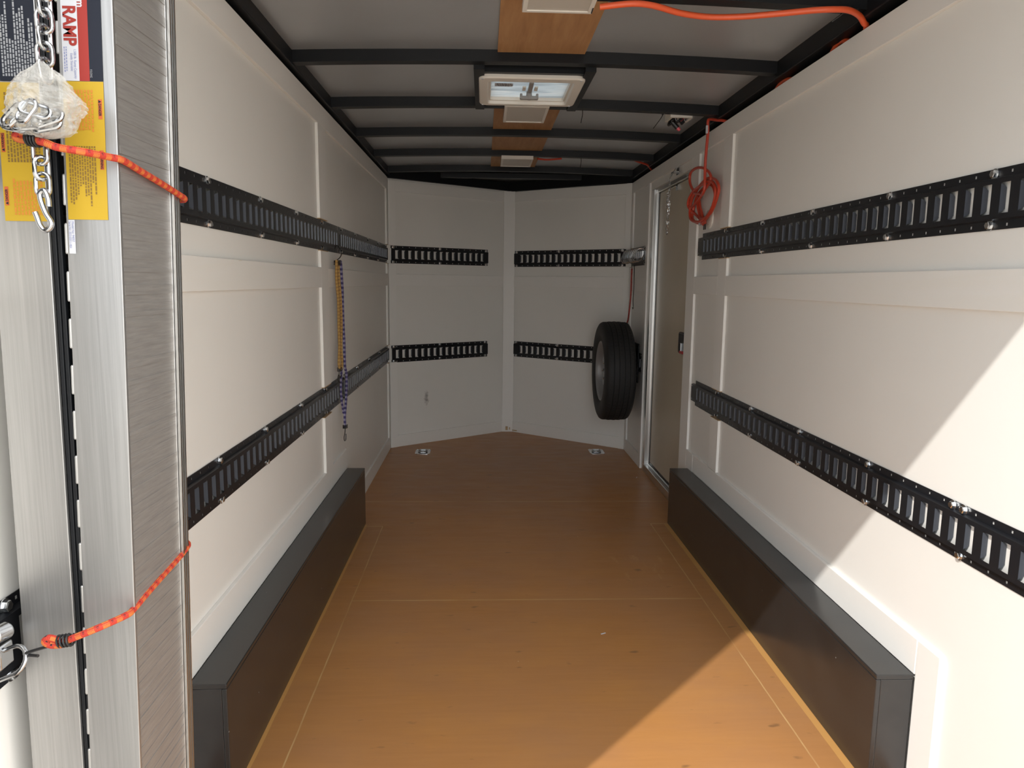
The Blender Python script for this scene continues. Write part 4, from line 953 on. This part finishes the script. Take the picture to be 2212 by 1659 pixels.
# bundle of chain in clear plastic wrap
t = empty('wrapped_chain_bundle', (-0.55, 0.945, 1.42), 'bunch of chain balled up in clear plastic wrap on the ramp chain', 'plastic wrap')
cy = 0.945
PROF = [(1.507, .003), (1.499, .010), (1.490, .021), (1.481, .0285), (1.470, .0325), (1.458, .0350), (1.447, .0360), (1.436, .0365), (1.428, .0345), (1.422, .027), (1.418, .014), (1.416, .002)]
def bundle(k, amp, seed, nu=120, nv=90):
    q = MB()
    for j in range(nv+1):
        f_ = j/nv*(len(PROF)-1); i0 = min(int(f_), len(PROF)-2); w_ = f_-i0
        zz = PROF[i0][0]*(1-w_)+PROF[i0+1][0]*w_; rr = (PROF[i0][1]*(1-w_)+PROF[i0+1][1]*w_)*k
        cx = -0.5440-0.0035*min(1, max(0, (1.49-zz)/0.06))
        for i in range(nu):
            ph = 2*math.pi*i/nu; d_ = Vector((math.cos(ph), math.sin(ph), 0))
            P = Vector((d_.x*2.6, d_.y*2.6, zz*45)); Q = P*2.6 + Vector((seed, 1, 2))
            crease = 1-2*abs(noise.noise(P+Vector((seed, 0, 0)))) + 0.6*(1-2*abs(noise.noise(Q))) + 0.5*noise.noise(Q*2.3)
            r = rr*(1 + amp*(crease-0.55))
            if d_.x > 0.3: r *= 1 + 0.42*max(0, d_.x-0.3)*max(0, 1-abs(zz-1.456)/0.016)*(1+0.6*noise.noise(Q*1.7))
            q.v.append(Vector((cx+d_.x*r, cy+d_.y*r*0.80, zz+0.002*noise.noise(Q*1.3))))
    for j in range(nv):
        for i in range(nu):
            q.f.append((j*nu+i, (j+1)*nu+i, (j+1)*nu+(i+1) % nu, j*nu+(i+1) % nu)); q.mi.append(0); q.sm.append(False)
    return q
bundle(1.0, 0.20, 1.3, 58, 44).build('outer_wrap', M_WRAP, t)
bundle(0.84, 0.26, 4.7, 44, 34).build('inner_wrap', M_WRAP, t)
for k, (x, zz, ang, hl) in enumerate(((-0.5680, 1.4385, 48, .0165), (-0.5700, 1.4290, -10, .0150), (-0.5560, 1.4300, 8, .0165), (-0.5400, 1.4440, -14, .0170), (-0.5300, 1.4360, 22, .0180), (-0.5330, 1.4300, 14, .0165), (-0.5480, 1.4420, 55, .0150))):
    q = MB(); g = D(ang); q.tube(loop_pts((x, cy-.0292+.0035*(k % 3)+abs(x+.548)*0.35, zz), (math.cos(g), 0.1, math.sin(g)), (-math.sin(g), 0.25, math.cos(g)), hl, 0.0072, 8), 0.0026, 8, closed=True); q.build('chain_link', M_STEEL, t)

# bungee cords strapping the ramp
YB_ = 0.950
P = [(-0.577, YB_, 1.4150), (-0.566, YB_-.003, 1.4145), (-0.545, YB_-.008, 1.4105), (-0.531, YB_-.006, 1.4055), (-0.505, YB_, 1.4020), (-0.487, 0.985, 1.4010), (-0.4800, 1.0005, 1.4000), (-0.4790, 1.045, 1.3935), (-0.4785, 1.10, 1.3860), (-0.4775, 1.165, 1.3760), (-0.480, 1.196, 1.3715), (-0.498, 1.203, 1.371), (-0.56, 1.203, 1.375)]
t = cord('bungee_cord', 'orange-red braided bungee cord strapped round the upper part of the ramp', P, 0.0048, M_BUNG, hooks=[[(-0.66, 0.965, 1.4500), (-0.62, 0.955, 1.4385), (-0.586, YB_, 1.4275), (-0.570, YB_-.004, 1.4215), (-0.556, YB_-.006, 1.4195)]],
         group='bungee cords', coils=[((-0.568, YB_-.003, 1.4160), (1, -0.15, -0.12), 0.016, 0.0082, 4)])
q = MB(); q.tube(smooth([(-0.577, YB_, 1.4150), (-0.583, YB_-.002, 1.4175), (-0.578, YB_-.004, 1.4225), (-0.566, YB_-.004, 1.4215)], 6), 0.0050, 10); q.build('knot', M_BUNG, t)
P = [(-0.592, YB_-.002, 0.7480), (-0.578, YB_, 0.7470), (-0.562, YB_, 0.7530), (-0.530, YB_+.005, 0.7650), (-0.508, 0.985, 0.7680), (-0.5055, 1.0010, 0.7690), (-0.5040, 1.034, 0.7745), (-0.5030, 1.099, 0.7820), (-0.5020, 1.165, 0.7890), (-0.5050, 1.197, 0.7945), (-0.525, 1.203, 0.795), (-0.58, 1.203, 0.79)]
t = cord('bungee_cord', 'orange-red braided bungee cord strapped round the lower part of the ramp', P, 0.0048, M_BUNG, hooks=[[(-0.572, YB_-.004, 0.7470), (-0.590, YB_-.004, 0.7440), (-0.612, YB_-.002, 0.7370), (-0.630, YB_+.004, 0.7290), (-0.636, YB_+.010, 0.7240)], [(-0.640, YB_+.012, 0.7235), (-0.628, YB_+.006, 0.7245), (-0.613, YB_, 0.7265)]],
         group='bungee cords', coils=[((-0.583, YB_, 0.7475), (1, 0.0, 0.15), 0.018, 0.0080, 4)])
q = MB(); q.tube(smooth([(-0.578, YB_-.002, 0.7440), (-0.592, YB_-.003, 0.7440), (-0.600, YB_-.003, 0.7490), (-0.594, YB_-.003, 0.7540), (-0.582, YB_-.002, 0.7500)], 6), 0.0050, 10); q.build('knot', M_BUNG, t)

# ring fitting on the lower left rail that the lower bungee hooks into
t = empty('rail_ring', (XL+0.03, 0.97, 0.70), 'chrome ring fitting on the lower left rail, hooked by the lower ramp bungee', 'ring fitting')
q = MB(); q.tube(loop_pts((-0.660, 0.955, 0.7130), (1, 0, 0.42), (-0.3, 0.55, 0.8), 0.0300, 0.0190, 10), 0.0032, 12, closed=True); q.build('ring', M_STEEL, t)
q = MB(); q.box(XL+0.004, XL+0.035, 0.955, 0.985, 0.70, 0.735); q.lathe([(-0.012, 0.0), (-0.012, 0.012), (0.012, 0.012), (0.012, 0)], (-0.664, 0.955, 0.758), (0.3, 1, 0), 16); q.build('clip', M_STEEL, t, bevel=0.003)

# tiny flakes of debris on the floor
for x, y, a, lab in ((0.436, 2.397, 0.5, 'tiny white flake lying on the near middle of the floor'), (1.000, 4.47, 1.2, 'tiny pale flake lying on the floor near the door sill')):
    q = MB(); u = Vector((math.cos(a), math.sin(a), 0)); q.obox((x, y, 0.0012), u, (-u.y, u.x, 0), (0, 0, 1), 0.020, 0.005, 0.0014)
    tag(q.build('debris_flake', M_WHITE, bevel=0.0004), lab, 'debris flake')
